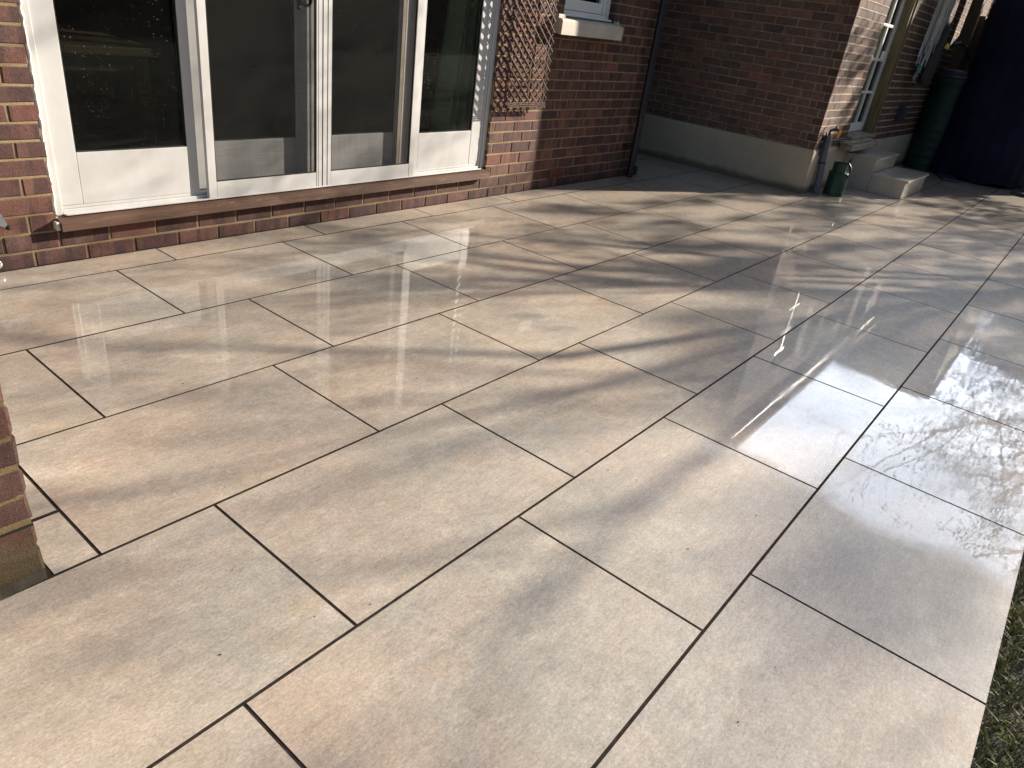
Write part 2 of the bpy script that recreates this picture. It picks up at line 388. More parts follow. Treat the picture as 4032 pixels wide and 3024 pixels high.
def glass_mat():
    t = NT('window_glass'); n = t.n
    tr = t.N('BsdfTransparent'); tr.inputs[0].default_value = (.62, .68, .66, 1)
    gl = t.N('BsdfGlossy'); gl.inputs['Roughness'].default_value = 0.0; gl.inputs['Color'].default_value = (.9, .93, .92, 1)
    df = t.N('BsdfDiffuse'); df.inputs[0].default_value = (.75, .72, .66, 1)
    fr = t.N('Fresnel'); ge = t.N('NewGeometry'); t.L(t.math('MULTIPLY_ADD', ge.outputs['Backfacing'], 1/1.5-1.5, 1.5), fr.inputs[0])
    mx1 = t.N('MixShader'); t.L(t.math('MULTIPLY', fr.outputs[0], .5), mx1.inputs[0]); t.L(tr.outputs[0], mx1.inputs[1]); t.L(gl.outputs[0], mx1.inputs[2])
    # rain spots and dust dried on the pane
    co = t.coord('Object')
    vo = t.N('TexVoronoi'); vo.inputs['Scale'].default_value = 80; t.L(co, vo.inputs['Vector'])
    sz = t.noise(co, 2.0, 4, .6)
    thr = t.math('MULTIPLY_ADD', sz, .34, -.07)
    spot = t.math('LESS_THAN', vo.outputs['Distance'], thr)
    sc = t.N('SeparateColor'); t.L(vo.outputs['Color'], sc.inputs[0])
    spot = t.math('MULTIPLY', spot, t.math('GREATER_THAN', sc.outputs[0], .72))
    spot = t.math('MULTIPLY_ADD', spot, .42, .003)
    mx2 = t.N('MixShader'); t.L(spot, mx2.inputs[0]); t.L(mx1.outputs[0], mx2.inputs[1]); t.L(df.outputs[0], mx2.inputs[2])
    t.L(mx2.outputs[0], t.out.inputs[0]); return t.m
M_glass = glass_mat()
def screen_mat():
    t = NT('insect_mesh'); co = t.coord('Object')
    tr = t.N('BsdfTransparent'); df = t.N('BsdfDiffuse'); df.inputs[0].default_value = (.10, .098, .092, 1)
    wv = t.noise(t.coord('Object', scale=(160, 1, 3)), 1.0, 3, .7); wv2 = t.noise(t.coord('Object', scale=(3, 1, 160)), 1.0, 3, .7)
    dust = t.noise(co, 3, 5, .6); sp = t.ramp(t.noise(co, 190, 2, .8), [(.68, 0.0), (.74, .35)])
    f = t.math('ADD', t.math('MULTIPLY', wv, .14), t.math('MULTIPLY', wv2, .14))
    f = t.math('ADD', f, t.math('MULTIPLY_ADD', dust, .08, .10), clamp=True)
    cc = t.mix(sp, (.028, .0275, .026), (.5, .48, .42)); t.L(cc, df.inputs[0])
    mx = t.N('MixShader'); t.L(f, mx.inputs[0]); t.L(tr.outputs[0], mx.inputs[1]); t.L(df.outputs[0], mx.inputs[2])
    t.L(mx.outputs[0], t.out.inputs[0]); return t.m
M_screen = screen_mat()

# ------------------------------------------------------------------ ground
RNG = random.Random(7)
MB().box((-40, -60, -.40), (60, 40, -.030)).build('ground', M_soil, kind='structure')
MB().box((-6, -3.612, -.028), (16, .30, -.0012)).box((5.4, .302, -.028), (6.9, 3.4, -.0012)).build('paving_joints', M_grout, kind='structure')
P = .90248; PY = .605; A = [.7128, .4208, -.1819, -.4686, -.1672, -.4628, .7403]
tiles = MB(); hj = .0036
def tile(x0, x1, y0, y1):
    outer = y0 < -3.6
    if x1-x0 < .02 or y1-y0 < .02: return
    x0 += hj; x1 -= hj; y0 += hj; y1 -= hj
    cx, cy = (x0+x1)/2, (y0+y1)/2
    tx, ty = RNG.uniform(-.0005, .0005), RNG.uniform(-.0005, .0005); dz = RNG.uniform(-.0003, .0004)
    z = lambda x, y: dz+(x-cx)*tx+(y-cy)*ty
    col = (RNG.random(), RNG.random(), RNG.random(), 1); c = .0007
    o = [(x0, y0), (x1, y0), (x1, y1), (x0, y1)]; i = [(x0+c, y0+c), (x1-c, y0+c), (x1-c, y1-c), (x0+c, y1-c)]
    vs = [(x, y, -.022) for x, y in o]+[(x, y, z(x, y)-c) for x, y in o]+[(x, y, z(x, y)) for x, y in i]
    fs = [(8, 9, 10, 11)]
    for k in range(4):
        k2 = (k+1) % 4; fs += [(k, k2, 4+k2, 4+k), (4+k, 4+k2, 8+k2, 8+k)]
    tiles.add(vs, fs[:1], col, 0); tiles.v = tiles.v[:-len(vs)] if False else tiles.v
    if outer: tiles.add(vs, fs[1:3], col, 0); tiles.add(vs, fs[3:], col, 1)
    else: tiles.add(vs, fs[1:], col, 1)
PIL = (-2.6, -.589, -1.812, -1.585)   # brick pillar footprint
for r in range(0, 7):
    yt = .204 if r == 0 else -(r-1)*PY
    yb = 0 if r == 0 else -r*PY
    ks = range(-7, 18)
    for k in ks:
        x0, x1 = A[r]+k*P, A[r]+(k+1)*P
        if x0 > 15.3: continue
        if r == 0 and x1 > 5.45:
            if x0 < 5.45: tile(x0, 5.45, yb, yt)
            continue
        if r == 3:                                     # cut round the pillar
            if x1 <= PIL[1]+.12 or x0 < PIL[1]:
                tile(x0, x1, -1.58, yt)
                if x1 > PIL[1]: tile(PIL[1]+.008, x1, yb, -1.58) if False else tile(PIL[1]+.006, x1, yb, yt) if False else None
                continue
        tile(x0, x1, yb, yt)
# narrow piece beside the pillar
tile(PIL[1]+.012, A[3], -3*PY, -1.585)
# rows running on into the passage between the houses and under the steps
for q, (ya, yb_) in enumerate([(0, .605), (.605, 1.21), (1.21, 1.815), (1.815, 2.42), (2.42, 3.1)]):
    for k in range(-1, 3):
        a0 = 5.45+(.35 if q % 2 else 0)+k*P; a1 = a0+P
        a0 = max(a0, 5.45); a1 = min(a1, 6.8)
        if a1-a0 > .05: tile(a0, a1, ya, yb_)
tiles.build('patio', [M_paving, M_grout], kind='structure', fix=False)

# ------------------------------------------------------------------ brickwork
def brickwork(mb, mapf, u0, u1, courses, phase, depth=.1025, joint=.010, holes=(), seed=1, keyed=None, chamf=.0035, jit=.0016, darkp=.45):
    """mapf(u, d, z) -> xyz ; d = depth behind the face. courses: list of mortar-centre heights"""
    rg = random.Random(seed); L = .225
    for i in range(len(courses)-1):
        z0, z1 = courses[i]+joint/2, courses[i+1]-joint/2
        ph = phase + (L/2 if i % 2 else 0)
        a, b = u0, u1
        if keyed:
            lo, hi = keyed
            if lo: a = u0 + (0 if (i+lo) % 2 else .1125)
            if hi: b = u1 - (0 if (i+hi) % 2 else .1125)
        n0 = math.floor((a-ph)/L)-1; x = ph+n0*L
        while x < b:
            s0, s1 = max(x, a)+joint/2*(x > a), min(x+L, b)-joint/2*(x+L < b)
            x += L
            if s1-s0 < .012: continue
            segs = [(s0, s1)]
            for (h0, h1, hz0, hz1) in holes:
                if z1 > hz0+.004 and z0 < hz1-.004:
                    ns = []
                    for (p, q) in segs:
                        if q <= h0 or p >= h1: ns.append((p, q)); continue
                        if p < h0-.012: ns.append((p, h0))
                        if q > h1+.012: ns.append((h1, q))
                    segs = ns
            for (p, q) in segs:
                j = lambda: rg.uniform(-jit, jit)
                c = chamf; d0 = rg.uniform(-.0015, .0015)
                P0 = [(p+j(), z0+j()), (q+j(), z0+j()), (q+j(), z1+j()), (p+j(), z1+j())]
                cu, cz = (p+q)/2, (z0+z1)/2
                P1 = [(u+(c if u < cu else -c), z+(c if z < cz else -c)) for u, z in P0]
                vs = [mapf(u, depth, z) for u, z in P0]+[mapf(u, c+d0, z) for u, z in P0]+[mapf(u, d0, z) for u, z in P1]
                fs = [(8, 9, 10, 11)]
                for k in range(4):
                    k2 = (k+1) % 4; fs += [(k, k2, 4+k2, 4+k), (4+k, 4+k2, 8+k2, 8+k)]
                r0 = rg.random(); r0 = r0**1.3 if rg.random() > darkp else .55+.45*r0
                mb.add(vs, fs, (r0, rg.random(), rg.random(), 1))

def mortar(mb, mapf, u0, u1, z0, z1, holes=(), d=.004, back=.10):
    """mortar bed as slabs round the openings"""
    us = sorted({u0, u1, *[h for x in holes for h in x[:2]]}); us = [u for u in us if u0 <= u <= u1]
    zs = sorted({z0, z1, *[h for x in holes for h in x[2:]]}); zs = [z for z in zs if z0 <= z <= z1]
    for a, b in zip(us, us[1:]):
        for p, q in zip(zs, zs[1:]):
            mu_, mz = (a+b)/2, (p+q)/2
            if any(h[0] < mu_ < h[1] and h[2] < mz < h[3] for h in holes): continue
            vs = [mapf(u, dd, z) for dd in (d, back) for u, z in ((a, p), (b, p), (b, q), (a, q))]
            mb.add(vs, [(0, 1, 2, 3), (7, 6, 5, 4), (0, 4, 5, 1), (1, 5, 6, 2), (2, 6, 7, 3), (3, 7, 4, 0)])

# ---- main house -------------------------------------------------
WY = .215
house = thing('brick_house', (0, WY, 0), 'red brick house wall with white sliding patio doors, along the back of the paving', 'house')
mapW = lambda u, d, z: (u, WY+d, z)
zc = [-.008, .068, .148, .232, .315, .397, .474, .549, .624, .70, .772, .849, .925, 1.0, 1.07]
while zc[-1] < 5.0: zc.append(zc[-1]+.075)
DOOR = (.289, 3.265, .150, 2.212); WIN = (3.985, 4.70, 1.292, 2.3); AIR = (4.10, 4.33, .068, .148)
b = MB(); brickwork(b, mapW, -3.6, 5.56, zc, .168, holes=[DOOR, WIN, AIR], seed=3)
b.build('wall', M_brick, house, label='sunlit red brick facing wall with sandy mortar')
b = MB(); mortar(b, mapW, -3.6, 5.552, -.02, 5.0, holes=[DOOR, WIN, AIR])
b.build('mortar', M_mortar, house)
# solid core, with the room behind the doors left hollow
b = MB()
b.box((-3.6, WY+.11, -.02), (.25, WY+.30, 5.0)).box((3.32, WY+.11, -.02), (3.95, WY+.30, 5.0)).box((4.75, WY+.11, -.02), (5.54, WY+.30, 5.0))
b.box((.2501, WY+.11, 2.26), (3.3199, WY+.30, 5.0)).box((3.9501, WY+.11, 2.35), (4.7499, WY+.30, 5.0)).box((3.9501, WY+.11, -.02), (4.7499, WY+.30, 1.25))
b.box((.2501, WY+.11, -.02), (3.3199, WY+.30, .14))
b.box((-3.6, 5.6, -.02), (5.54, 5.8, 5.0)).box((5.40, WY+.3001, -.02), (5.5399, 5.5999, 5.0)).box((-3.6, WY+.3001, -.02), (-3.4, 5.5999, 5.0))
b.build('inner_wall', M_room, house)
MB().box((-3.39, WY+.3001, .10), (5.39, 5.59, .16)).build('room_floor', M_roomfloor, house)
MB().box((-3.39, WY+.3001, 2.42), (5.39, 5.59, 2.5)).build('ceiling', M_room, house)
b = MB(); b.prism([(-.35, 4.95), (6.0, 7.2), (6.0, 7.35), (-.35, 5.10)], -3.9, 5.8, 'x'); b.build('roof', M_rooftile, house)
b = MB(); b.box((-3.9, -.22, 4.87), (5.8, -.10, 4.99)); b.build('gutter', M_pipe_black, house)
# air brick
b = MB(); b.box((AIR[0]+.004, WY+.012, AIR[2]+.004), (AIR[1]-.004, WY+.09, AIR[3]-.004))
for k in range(5):
    z = AIR[2]+.008+k*.0145
    b.box((AIR[0]+.006, WY-.002, z), (AIR[1]-.006, WY+.011, z+.0075))
b.build('air_brick', M_terracotta, house)

# sill under the doors
b = MB()
prof = [(.162, .157), (.162, .193), (.180, .199), (.232, .212), (.32, .214), (.32, .17), (.214, .1515), (.205, .1515), (.200, .158)]
for i in range(24):
    x0, x1 = .281+i*(3.258-.281)/24, .281+(i+1)*(3.258-.281)/24
b.prism(prof, .281, 3.258, 'x'); b.build('door_sill', M_sill, house, label='weathered brown timber sill with flaking paint')
MB().cbox((.262, .175, .160), (.2805, .212, .198), .006).build('sealant', M_caulk, house)
# sealant bead round the frame
b = MB(); rg = random.Random(4); pts = []; z = .198
while z < 2.22:
    pts.append((.286+rg.uniform(-.004, .002), WY+.008, z)); z += .018
b.tube(pts, [.0075+rg.uniform(-.002, .003) for _ in pts], 8); b.build('sealant', M_caulk, house, smooth=True)

TOP = 2.20
# outer frame: jambs, head and bottom track
b = MB()
b.cbox((.290, .236, .209), (.322, .33, TOP+.01), .003)          # jamb
b.cbox((3.228, .236, .205), (3.2645, .33, TOP+.01), .006)
b.cbox((.3221, .236, TOP-.03), (3.2279, .33, TOP+.01), .003)
b.cbox((3.2030, .247, .205), (3.2275, .32, TOP-.031), .003)
b.build('door_frame', M_alu, house)
b = MB(); b.cbox((.3225, .240, .2145), (3.2025, .33, .232), .002); b.cbox((.3225, .252, .2325), (3.2025, .30, .2475), .002)
b.cbox((.3225, .205, .2145), (3.2025, .2125, .222), .0015)
b.cbox((.3225, .2130, .2145), (3.2025, .2395, .2175), .001)
b.build('track', M_alu, house)

def panel(name, x0, x1, y0, y1, z0, z1, wl_, wr, hb, ht, gy, gasket=True, label=None, extra=None):
    """framed glazed panel: stiles, rails, glass as sub-part"""
    b = MB(); g = .0009
    b.cbox((x0, y0, z0), (x0+wl_, y1, z1), .0025)
    b.cbox((x1-wr, y0, z0), (x1, y1, z1), .0025)
    b.cbox((x0+wl_+g, y0+.0012, z0), (x1-wr-g, y1-.001, z0+hb), .002)
    b.cbox((x0+wl_+g, y0+.0012, z1-ht), (x1-wr-g, y1-.001, z1), .002)
    p = b.build(name, M_alu, house)
    if label: p['label'] = label
    gx0, gx1, gz0, gz1 = x0+wl_, x1-wr, z0+hb, z1-ht
    if gasket:
        b = MB(); w_ = .006; y = y0+.006
        b.box((gx0, y, gz0), (gx0+w_, y+.012, gz1)).box((gx1-w_, y, gz0), (gx1, y+.012, gz1))
        b.box((gx0+w_, y, gz0), (gx1-w_, y+.012, gz0+w_)).box((gx0+w_, y, gz1-w_), (gx1-w_, y+.012, gz1))
        b.build('gasket', M_rubber, p).location = -house.location*0
    MB().box((gx0-.004, gy, gz0-.004), (gx1+.004, gy+.005, gz1+.004)).build('glass', M_glass, p)
    return p
_b = MB.build
# parts of parts keep world coordinates: parent inverse handles the offset
def _sub(o, p):
    return o
p1 = panel('fixed_panel', .3235, 1.000, .250, .285, .2485, TOP-.032, .0965, .050, .2335, .08, .262)
p4 = panel('fixed_panel', 2.5350, 3.2020, .250, .285, .2485, TOP-.032, .042, .100, .239, .08, .262)
p2 = panel('sliding_panel', 1.0005, 1.7240, .288, .322, .2485, TOP-.032, .06, .095, .2445, .08, .300)
p3 = panel('sliding_panel', 1.7350, 2.5340, .288, .322, .2485, TOP-.032, .06, .150, .2465, .08, .300)
# interlock strips seen behind the mesh
for x0, x1 in ((1.628, 1.640), (2.392, 2.402), (2.440, 2.452)):
    MB().cbox((x0, .2830, .2490), (x1, .2878, TOP-.033), .001).build('interlock_strip', M_alu, house)
MB().cbox((2.405, .283, .250), (2.437, .2865, TOP-.034), .001).build('interlock_strip', simple('taupe_aluminium', (.30, .25, .20), .5), house)
# insect screens on the outer track
def screen(x0, x1, sl, sr):
    b = MB(); z0, z1 = .2185, TOP-.034; y0, y1 = .214, .2385; g = .0009
    b.cbox((x0, y0, z0), (x0+sl, y1, z1), .002); b.cbox((x1-sr, y0, z0), (x1, y1, z1), .002)
    b.cbox((x0+sl+g, y0+.001, z0), (x1-sr-g, y1-.001, .3035), .002); b.cbox((x0+sl+g, y0+.001, z1-.05), (x1-sr-g, y1-.001, z1), .002)
    p = b.build('screen_door', M_alu, house)
    MB().box((x0+sl-.003, .2290, .3005), (x1-sr+.003, .2296, z1-.047)).build('insect_mesh', M_screen, p)
    b = MB(); w_ = .004
    b.box((x0+sl, .2145, .3035), (x0+sl+w_, .2285, z1-.05)).box((x1-sr-w_, .2145, .3035), (x1-sr, .2285, z1-.05)).box((x0+sl+w_, .2145, .3035), (x1-sr-w_, .2285, .3035+w_))
    b.build('gasket', M_rubber, p)
    return p
s1 = screen(1.030, 1.7275, .046, .011); s2 = screen(1.7300, 2.5120, .0910, .046)
MB().cbox((1.7585, .2120, .2190), (1.7625, .2138, TOP-.035), .0008).build('weather_strip', M_rubber, s2)
MB().cbox((1.7935, .2120, .2190), (1.7955, .2138, TOP-.035), .0006).build('weather_strip', M_rubber, s2)
# lever handle behind the mesh
b = MB()
b.cbox((1.640, .2750, 1.155), (1.664, .2875, 1.42), .004)
b.tube([(1.652, .270, 1.40), (1.655, .252, 1.38), (1.668, .247, 1.32), (1.690, .247, 1.25), (1.704, .250, 1.20), (1.705, .262, 1.185)], [.008, .009, .011, .012, .010, .008], 10)
b.tube([(1.652, .272, 1.185), (1.700, .262, 1.180)], .008, 8)
b.build('handle', simple('dark_bronze', (.05, .04, .035), .35, metal=.6), p2, smooth=True)
MB().lathe([(.009, 0), (.011, .004), (.009, .012), (.002, .013)], (1.652, .262, 1.165), 14).build('lock_cylinder', M_chrome, p2, smooth=True)

# curtain inside, behind the far fixed panel
b = MB(); n = 90; vs = []; fs = []
for i in range(n+1):
    t = i/n
    for jz in range(9):
        z = .20+jz*.25; s_ = (z-.2)/2.0
        x0 = 2.85+.22*s_; x = x0+t*(3.27-x0)
        y = .40+.045*math.sin(t*26+.5*s_)+.03*math.sin(t*11+1.5+s_*1.2)
        vs.append((x, y, z))
for i in range(n):
    for jz in range(8):
        a = i*9+jz; fs.append((a, a+9, a+10, a+1))
b.add(vs, fs)
cur = b.build('curtain', M_curtain, smooth=True, fix=False)
cur['label'] = 'sage green curtain hanging behind the narrow glass panel nearest the trellis'; cur['category'] = 'curtain'
# table with a white box inside the first panel
tb = thing('table', (.55, 1.1, .16), 'brown wooden table standing inside behind the widest dark glass panel', 'table')
MB().cbox((.05, .55, .86), (1.02, 1.6, .90), .006).build('tabletop', M_tablewood, tb)
MB().box((.12, .62, .78), (.95, .65, .859)).box((.92, .66, .78), (.95, 1.5, .859)).build('apron', M_tablewood, tb)
for x, y in ((.90, .60), (.08, .60), (.90, 1.5), (.08, 1.5)):
    MB().cbox((x, y, .161), (x+.07, y+.07, .859), .004).build('leg', M_tablewood, tb)
b = MB(); b.lathe([(.045, 0), (.05, .01), (.055, .12), (.053, .122), (.045, .02)], (.33, .72, .9005), 24)
b.tube([(.28, .72, 1.0), (.25, .72, .98), (.25, .72, .94), (.28, .72, .925)], .007, 8)
o = b.build('mug', M_white, smooth=True); o['label'] = 'white mug on the wooden table behind the glass'; o['category'] = 'mug'

# kitchen window with stone sill
b = MB(); sz0, sz1 = 1.178, 1.283
b.prism([(.128, sz0), (.128, sz1-.012), (.136, sz1), (.285, sz1+.018), (.285, sz0+.003), (.15, sz0+.003), (.145, sz0)], 3.865, 4.735, 'x')
b.cbox((3.87, .175, sz1+.004), (3.96, .214, sz1+.030), .004); b.cbox((4.70, .175, sz1+.004), (4.7345, .214, sz1+.030), .004)
b.build('window_sill', M_stone, house, label='pale cast stone sill under the small white window')
b = MB(); wy = .262
b.cbox((4.00, wy, 1.305), (4.69, wy+.07, 1.345), .004); b.cbox((4.00, wy-.035, 1.303), (4.69, wy-.001, 1.318), .004)
b.cbox((4.00, wy, 1.3455), (4.045, wy+.07, 2.29), .004); b.cbox((4.64, wy, 1.3455), (4.69, wy+.07, 2.29), .004); b.cbox((4.0455, wy, 2.25), (4.6395, wy+.07, 2.29), .004)
b.cbox((4.05, wy+.012, 1.348), (4.59, wy+.06, 1.425), .004); b.cbox((4.05, wy+.012, 1.4255), (4.11, wy+.06, 2.245), .004); b.cbox((4.555, wy+.012, 1.4255), (4.59, wy+.06, 2.245), .004)
b.cbox((4.595, wy+.006, 1.348), (4.635, wy+.05, 2.245), .003)
wf = b.build('window', M_white, house)
MB().box((4.1101, wy+.03, 1.4256), (4.5549, wy+.035, 2.245)).build('pane', M_glass, wf)
MB().box((4.05, wy+.2, 1.3), (4.64, wy+.21, 2.3)).build('dark_backing', M_dark, wf)  # dark sheet standing in for the unlit room behind the pane

# trellis: expanding willow lattice on the wall
tr = thing('trellis', (3.55, .15, .65), 'brown willow lattice trellis with diamond gaps fixed to the brick wall beside the patio doors', 'trellis')
b = MB(); b2 = MB(); tz0, tz1 = .665, 2.15; HW = .235
cxz = lambda z: 3.575-.030*(z-.66)
rg = random.Random(12); stp = .0667
def clip(zs, sgn):
    """stick from the lower side at height zs; returns end points inside the panel"""
    pts = []
    k = -0.30
    for i in range(13):
        t = i/12; u = -HW+2*HW*t; z = zs+sgn*(u+HW)*.86
        if tz0-.012 <= z <= tz1: pts.append((u, z))
    return pts
z = tz0-.5
while z < tz1:
    for sgn, bb, yy in ((-1, b, .145), (1, b2, .158)):
        q = clip(z if sgn > 0 else z+.5, sgn)
        if len(q) > 1:
            ex = .012
            pp = [(cxz(zz)+u+rg.uniform(-.0015, .0015), yy+rg.uniform(-.001, .001), zz) for u, zz in q]
            d = (Vector(pp[-1])-Vector(pp[0])).normalized(); pp[0] = tuple(Vector(pp[0])-d*ex); pp[-1] = tuple(Vector(pp[-1])+d*ex*rg.uniform(.4, 1.4))
            bb.tube(pp, .0050+rg.uniform(-.0005, .0008), 6)
    z += stp
for u in (-HW, -HW+.018, HW-.012):
    b2.tube([(cxz(z_)+u+rg.uniform(-.003, .003), .170, z_) for z_ in (tz0-.012, 1.0, 1.4, 1.8, tz1)], .005, 6)
for dz_ in (0, .014, .028):
    b2.tube([(cxz(tz0)-HW, .136, tz0+dz_), (cxz(tz0)-.05, .1345, tz0+dz_+.003), (cxz(tz0)+HW-.01, .136, tz0+dz_-.002)], .0042, 6)
b.build('slats', simple('weathered_willow', (.16, .090, .062), .6, var=.3, scale=20), tr); b2.build('slats', M_brown_wicker, tr)
for z_ in (.80, 1.9):
    MB().tube([(cxz(z_), .152, z_), (cxz(z_), .214, z_)], .004, 6).build('fixing', M_pipe_black, tr)

# black downpipe
dp = thing('drainpipe', (5.34, .14, 0), 'tall black downpipe at the end of the red brick wall, next to the dark passage', 'pipe')
b = MB(); b.tube([(5.345, .138, .003), (5.345, .138, .27), (5.342, .140, 4.85)], .034, 20); b.build('pipe', M_pipe_black, dp, smooth=True)
for z_ in (.262, 2.2): MB().tube([(5.345, .138, z_), (5.345, .138, z_+.038)], .039, 20).build('collar', M_pipe_black, dp, smooth=True)
MB().cbox((5.235, .165, .275), (5.318, .185, .305), .004).tube([(5.25, .160, .29), (5.25, .214, .29)], .009, 8).build('bracket', M_pipe_black, dp); MB().cbox((5.37, .17, .275), (5.43, .185, .305), .004).build('bracket', M_pipe_black, dp)
o = MB().cbox((5.47, .16, .002), (5.53, .212, .085), .006).build('pipe_stub', M_pipe_black); o['label'] = 'short black stub of pipe at the foot of the wall beside the downpipe'; o['category'] = 'pipe'

# ---- rear extension ---------------------------------------------
EX, EY = 6.75, -1.085
ext = thing('brick_extension', (EX, EY, 0), 'old brown brick extension with grey cement plinth and glazed side door', 'house')
mapA = lambda u, d, z: (EX+d, -u, z)            # face towards -x ; u = -y
mapB = lambda u, d, z: (u, EY+d, z)             # face towards -y
ze = [.435+.0752*i for i in range(35)]; ZT = ze[-1]
b = MB(); brickwork(b, mapA, -3.3, -EY, ze, .57, joint=.0105, seed=21, keyed=(0, 1), darkp=.6); b.build('wall', M_brick_old, ext, label='shaded old brown brick wall face')
DR = (7.78, 8.80, .47, 2.42)
b = MB(); brickwork(b, mapB, EX, 15.6, ze, .10, joint=.012, holes=[DR], seed=22, keyed=(2, 0), darkp=.35, jit=.003); b.build('wall', M_brick_ret, ext, label='worn brick return wall raked by low sun')
b = MB(); mortar(b, mapA, -3.3, -EY-.006, .43, ZT, back=.10); rg = random.Random(5)
for k in range(40):          # lime smears along the lowest courses
    y = rg.uniform(-.95, .9); z = rg.choice([.438, .438, .445, .508, .512, .583]); l = rg.uniform(.02, .14)
    b.cbox((EX-.0035, y, z), (EX+.006, y+l, z+rg.uniform(.004, .014)), .002)
b.build('mortar', M_mortar_old, ext)
b = MB(); mortar(b, mapB, EX+.008, 15.6, .431, ZT-.001, holes=[DR], d=.0025, back=.10); b.build('mortar', M_mortar_ret, ext)
b = MB(); b.box((EX+.104, EY+.104, -.02), (DR[0]-.002, 3.2, ZT)).box((DR[1]+.002, EY+.104, -.02), (15.6, 3.2, ZT)).box((DR[0]-.0019, EY+.35, -.02), (DR[1]+.0019, 3.2, ZT)).box((DR[0]-.0019, EY+.104, DR[3]), (DR[1]+.0019, EY+.349, ZT))
b.build('inner_wall', M_dark, ext)
# struck bed joints that stand a little proud and catch the low sun
b = MB(); rg = random.Random(9)
for z in ze[1:-1]:
    x = EX+.01
    while x < 13.5:
        l = rg.uniform(.05, .16); x1 = x+l
        if not (x1 > DR[0]-.01 and x < DR[1]+.01 and z > DR[2]-.01 and z < DR[3]):
            t0, t1, p_ = rg.uniform(.004, .007), rg.uniform(.004, .008), rg.uniform(.001, .0045)
            b.prism([(EY+.004, z-t0), (EY-p_, z-t0*.6), (EY-.0005, z+t1), (EY+.004, z+t1)], x, x1, 'x')
        x = x1
b.build('struck_joints', M_mortar_ret, ext)
# cement plinth with a splayed top edge
b = MB()
prof = [(-.010, -.02), (-.010, .40), (.0, .434), (.10, .434), (.10, -.02)]
vs = []
def ring(z, o): return [(EX+o, 3.2, z), (EX+o, EY+o, z), (DR[0]-.06, EY+o, z), (15.6, EY+o, z)]
r0 = ring(-.02, -.012); r1 = ring(.405, -.012); r2 = ring(.4335, -.001); r3 = ring(.4335, .102)
allr = r0+r1+r2+r3; fs = []
for k in range(3):
    for j in range(3): fs.append((k*4+j, k*4+j+1, (k+1)*4+j+1, (k+1)*4+j))
b.add(allr, fs); b.build('plinth', M_render, ext, label='smooth grey-brown cement plinth with a damp foot', fix=False)
b = MB(); b.prism([(EY-.19, ZT-.03), (EY-.19, ZT+.03), (1.05, 4.75), (3.3, ZT+.03), (3.3, ZT-.03), (1.05, 4.68)], EX-.10, 15.8, 'x'); b.build('roof', M_rooftile, ext)
b = MB(); b.prism([(EY+.02, ZT-.002), (1.05, 4.66), (3.2, ZT-.002)], EX+.02, EX+.10, 'x'); b.build('gable', M_brick_old, ext)
b = MB(); b.cbox((EX-.08, EY-.12, ZT-.13), (15.7, EY-.095, ZT-.035), .004); b.build('fascia', M_white, ext)
# door
dy = EY+.10
b = MB()
b.cbox((7.885, dy, .545), (8.06, dy+.045, 2.40), .003); b.cbox((8.66, dy, .545), (8.80, dy+.045, 2.40), .003)
b.cbox((8.0605, dy+.001, .545), (8.6595, dy+.044, .640), .003); b.cbox((8.0605, dy+.001, 2.28), (8.6595, dy+.044, 2.40), .003)
b.cbox((8.335, dy-.002, .6405), (8.385, dy+.04, 2.2795), .006)
for z in (.970, 1.310, 1.650, 1.99):
    b.cbox((8.0605, dy-.006, z-.014), (8.6595, dy+.038, z+.014), .004)
dr = b.build('door', M_white, ext, label='white painted door with small glazed squares')
MB().box((8.055, dy+.020, .635), (8.665, dy+.025, 2.285)).build('pane', M_glass, dr)
MB().cbox((8.43, dy-.03, 1.32), (8.50, dy+.0, 1.40), .01).build('handle', M_white, dr)
b = MB(); b.cbox((8.735, EY+.004, .48), (8.7985, dy-.002, 2.41), .003); b.cbox((8.62, dy-.03, .548), (8.7345, dy-.0065, 2.40), .003) if False else None
b.cbox((8.7990-.004, EY-.012, .47), (8.835, EY+.003, 2.43), .003)
b.build('door_jamb', M_jamb, ext)
MB().box((7.79, dy+.05, .5), (8.80, dy+.16, 2.41)).build('dark_infill', M_dark, ext)  # dark block in place of the unlit space behind the door
b = MB(); b.prism([(EY-.055, .498), (EY-.055, .520), (dy+.05, .544), (dy+.05, .498)], 7.80, 8.79, 'x'); b.build('threshold', M_slab, ext)
# weathered boards and block below the threshold
o = MB().cbox((7.50, EY-.115, .475), (8.50, EY-.013, .497), .004).build('slate_piece', M_slab); o['label'] = 'thin weathered slab wedged under the side door threshold'; o['category'] = 'slab'
b = MB(); b.cbox((7.55, EY-.155, .408), (8.60, EY-.013, .4735), .010); o = b.build('timber_block', M_slab); o['label'] = 'rough weathered timber block above the top step, below the side door'; o['category'] = 'timber'
# black vent cowl
vt = thing('wall_vent', (9.85, EY, .74), 'black plastic vent cowl low on the shaded brick near the water butt', 'vent')
MB().cbox((9.72, EY-.075, .66), (9.92, EY-.001, .82), .008).build('cowl', M_vent, vt)
MB().cbox((9.705, EY-.082, .645), (9.7195, EY-.003, .835), .002).build('flap', M_vent, vt)

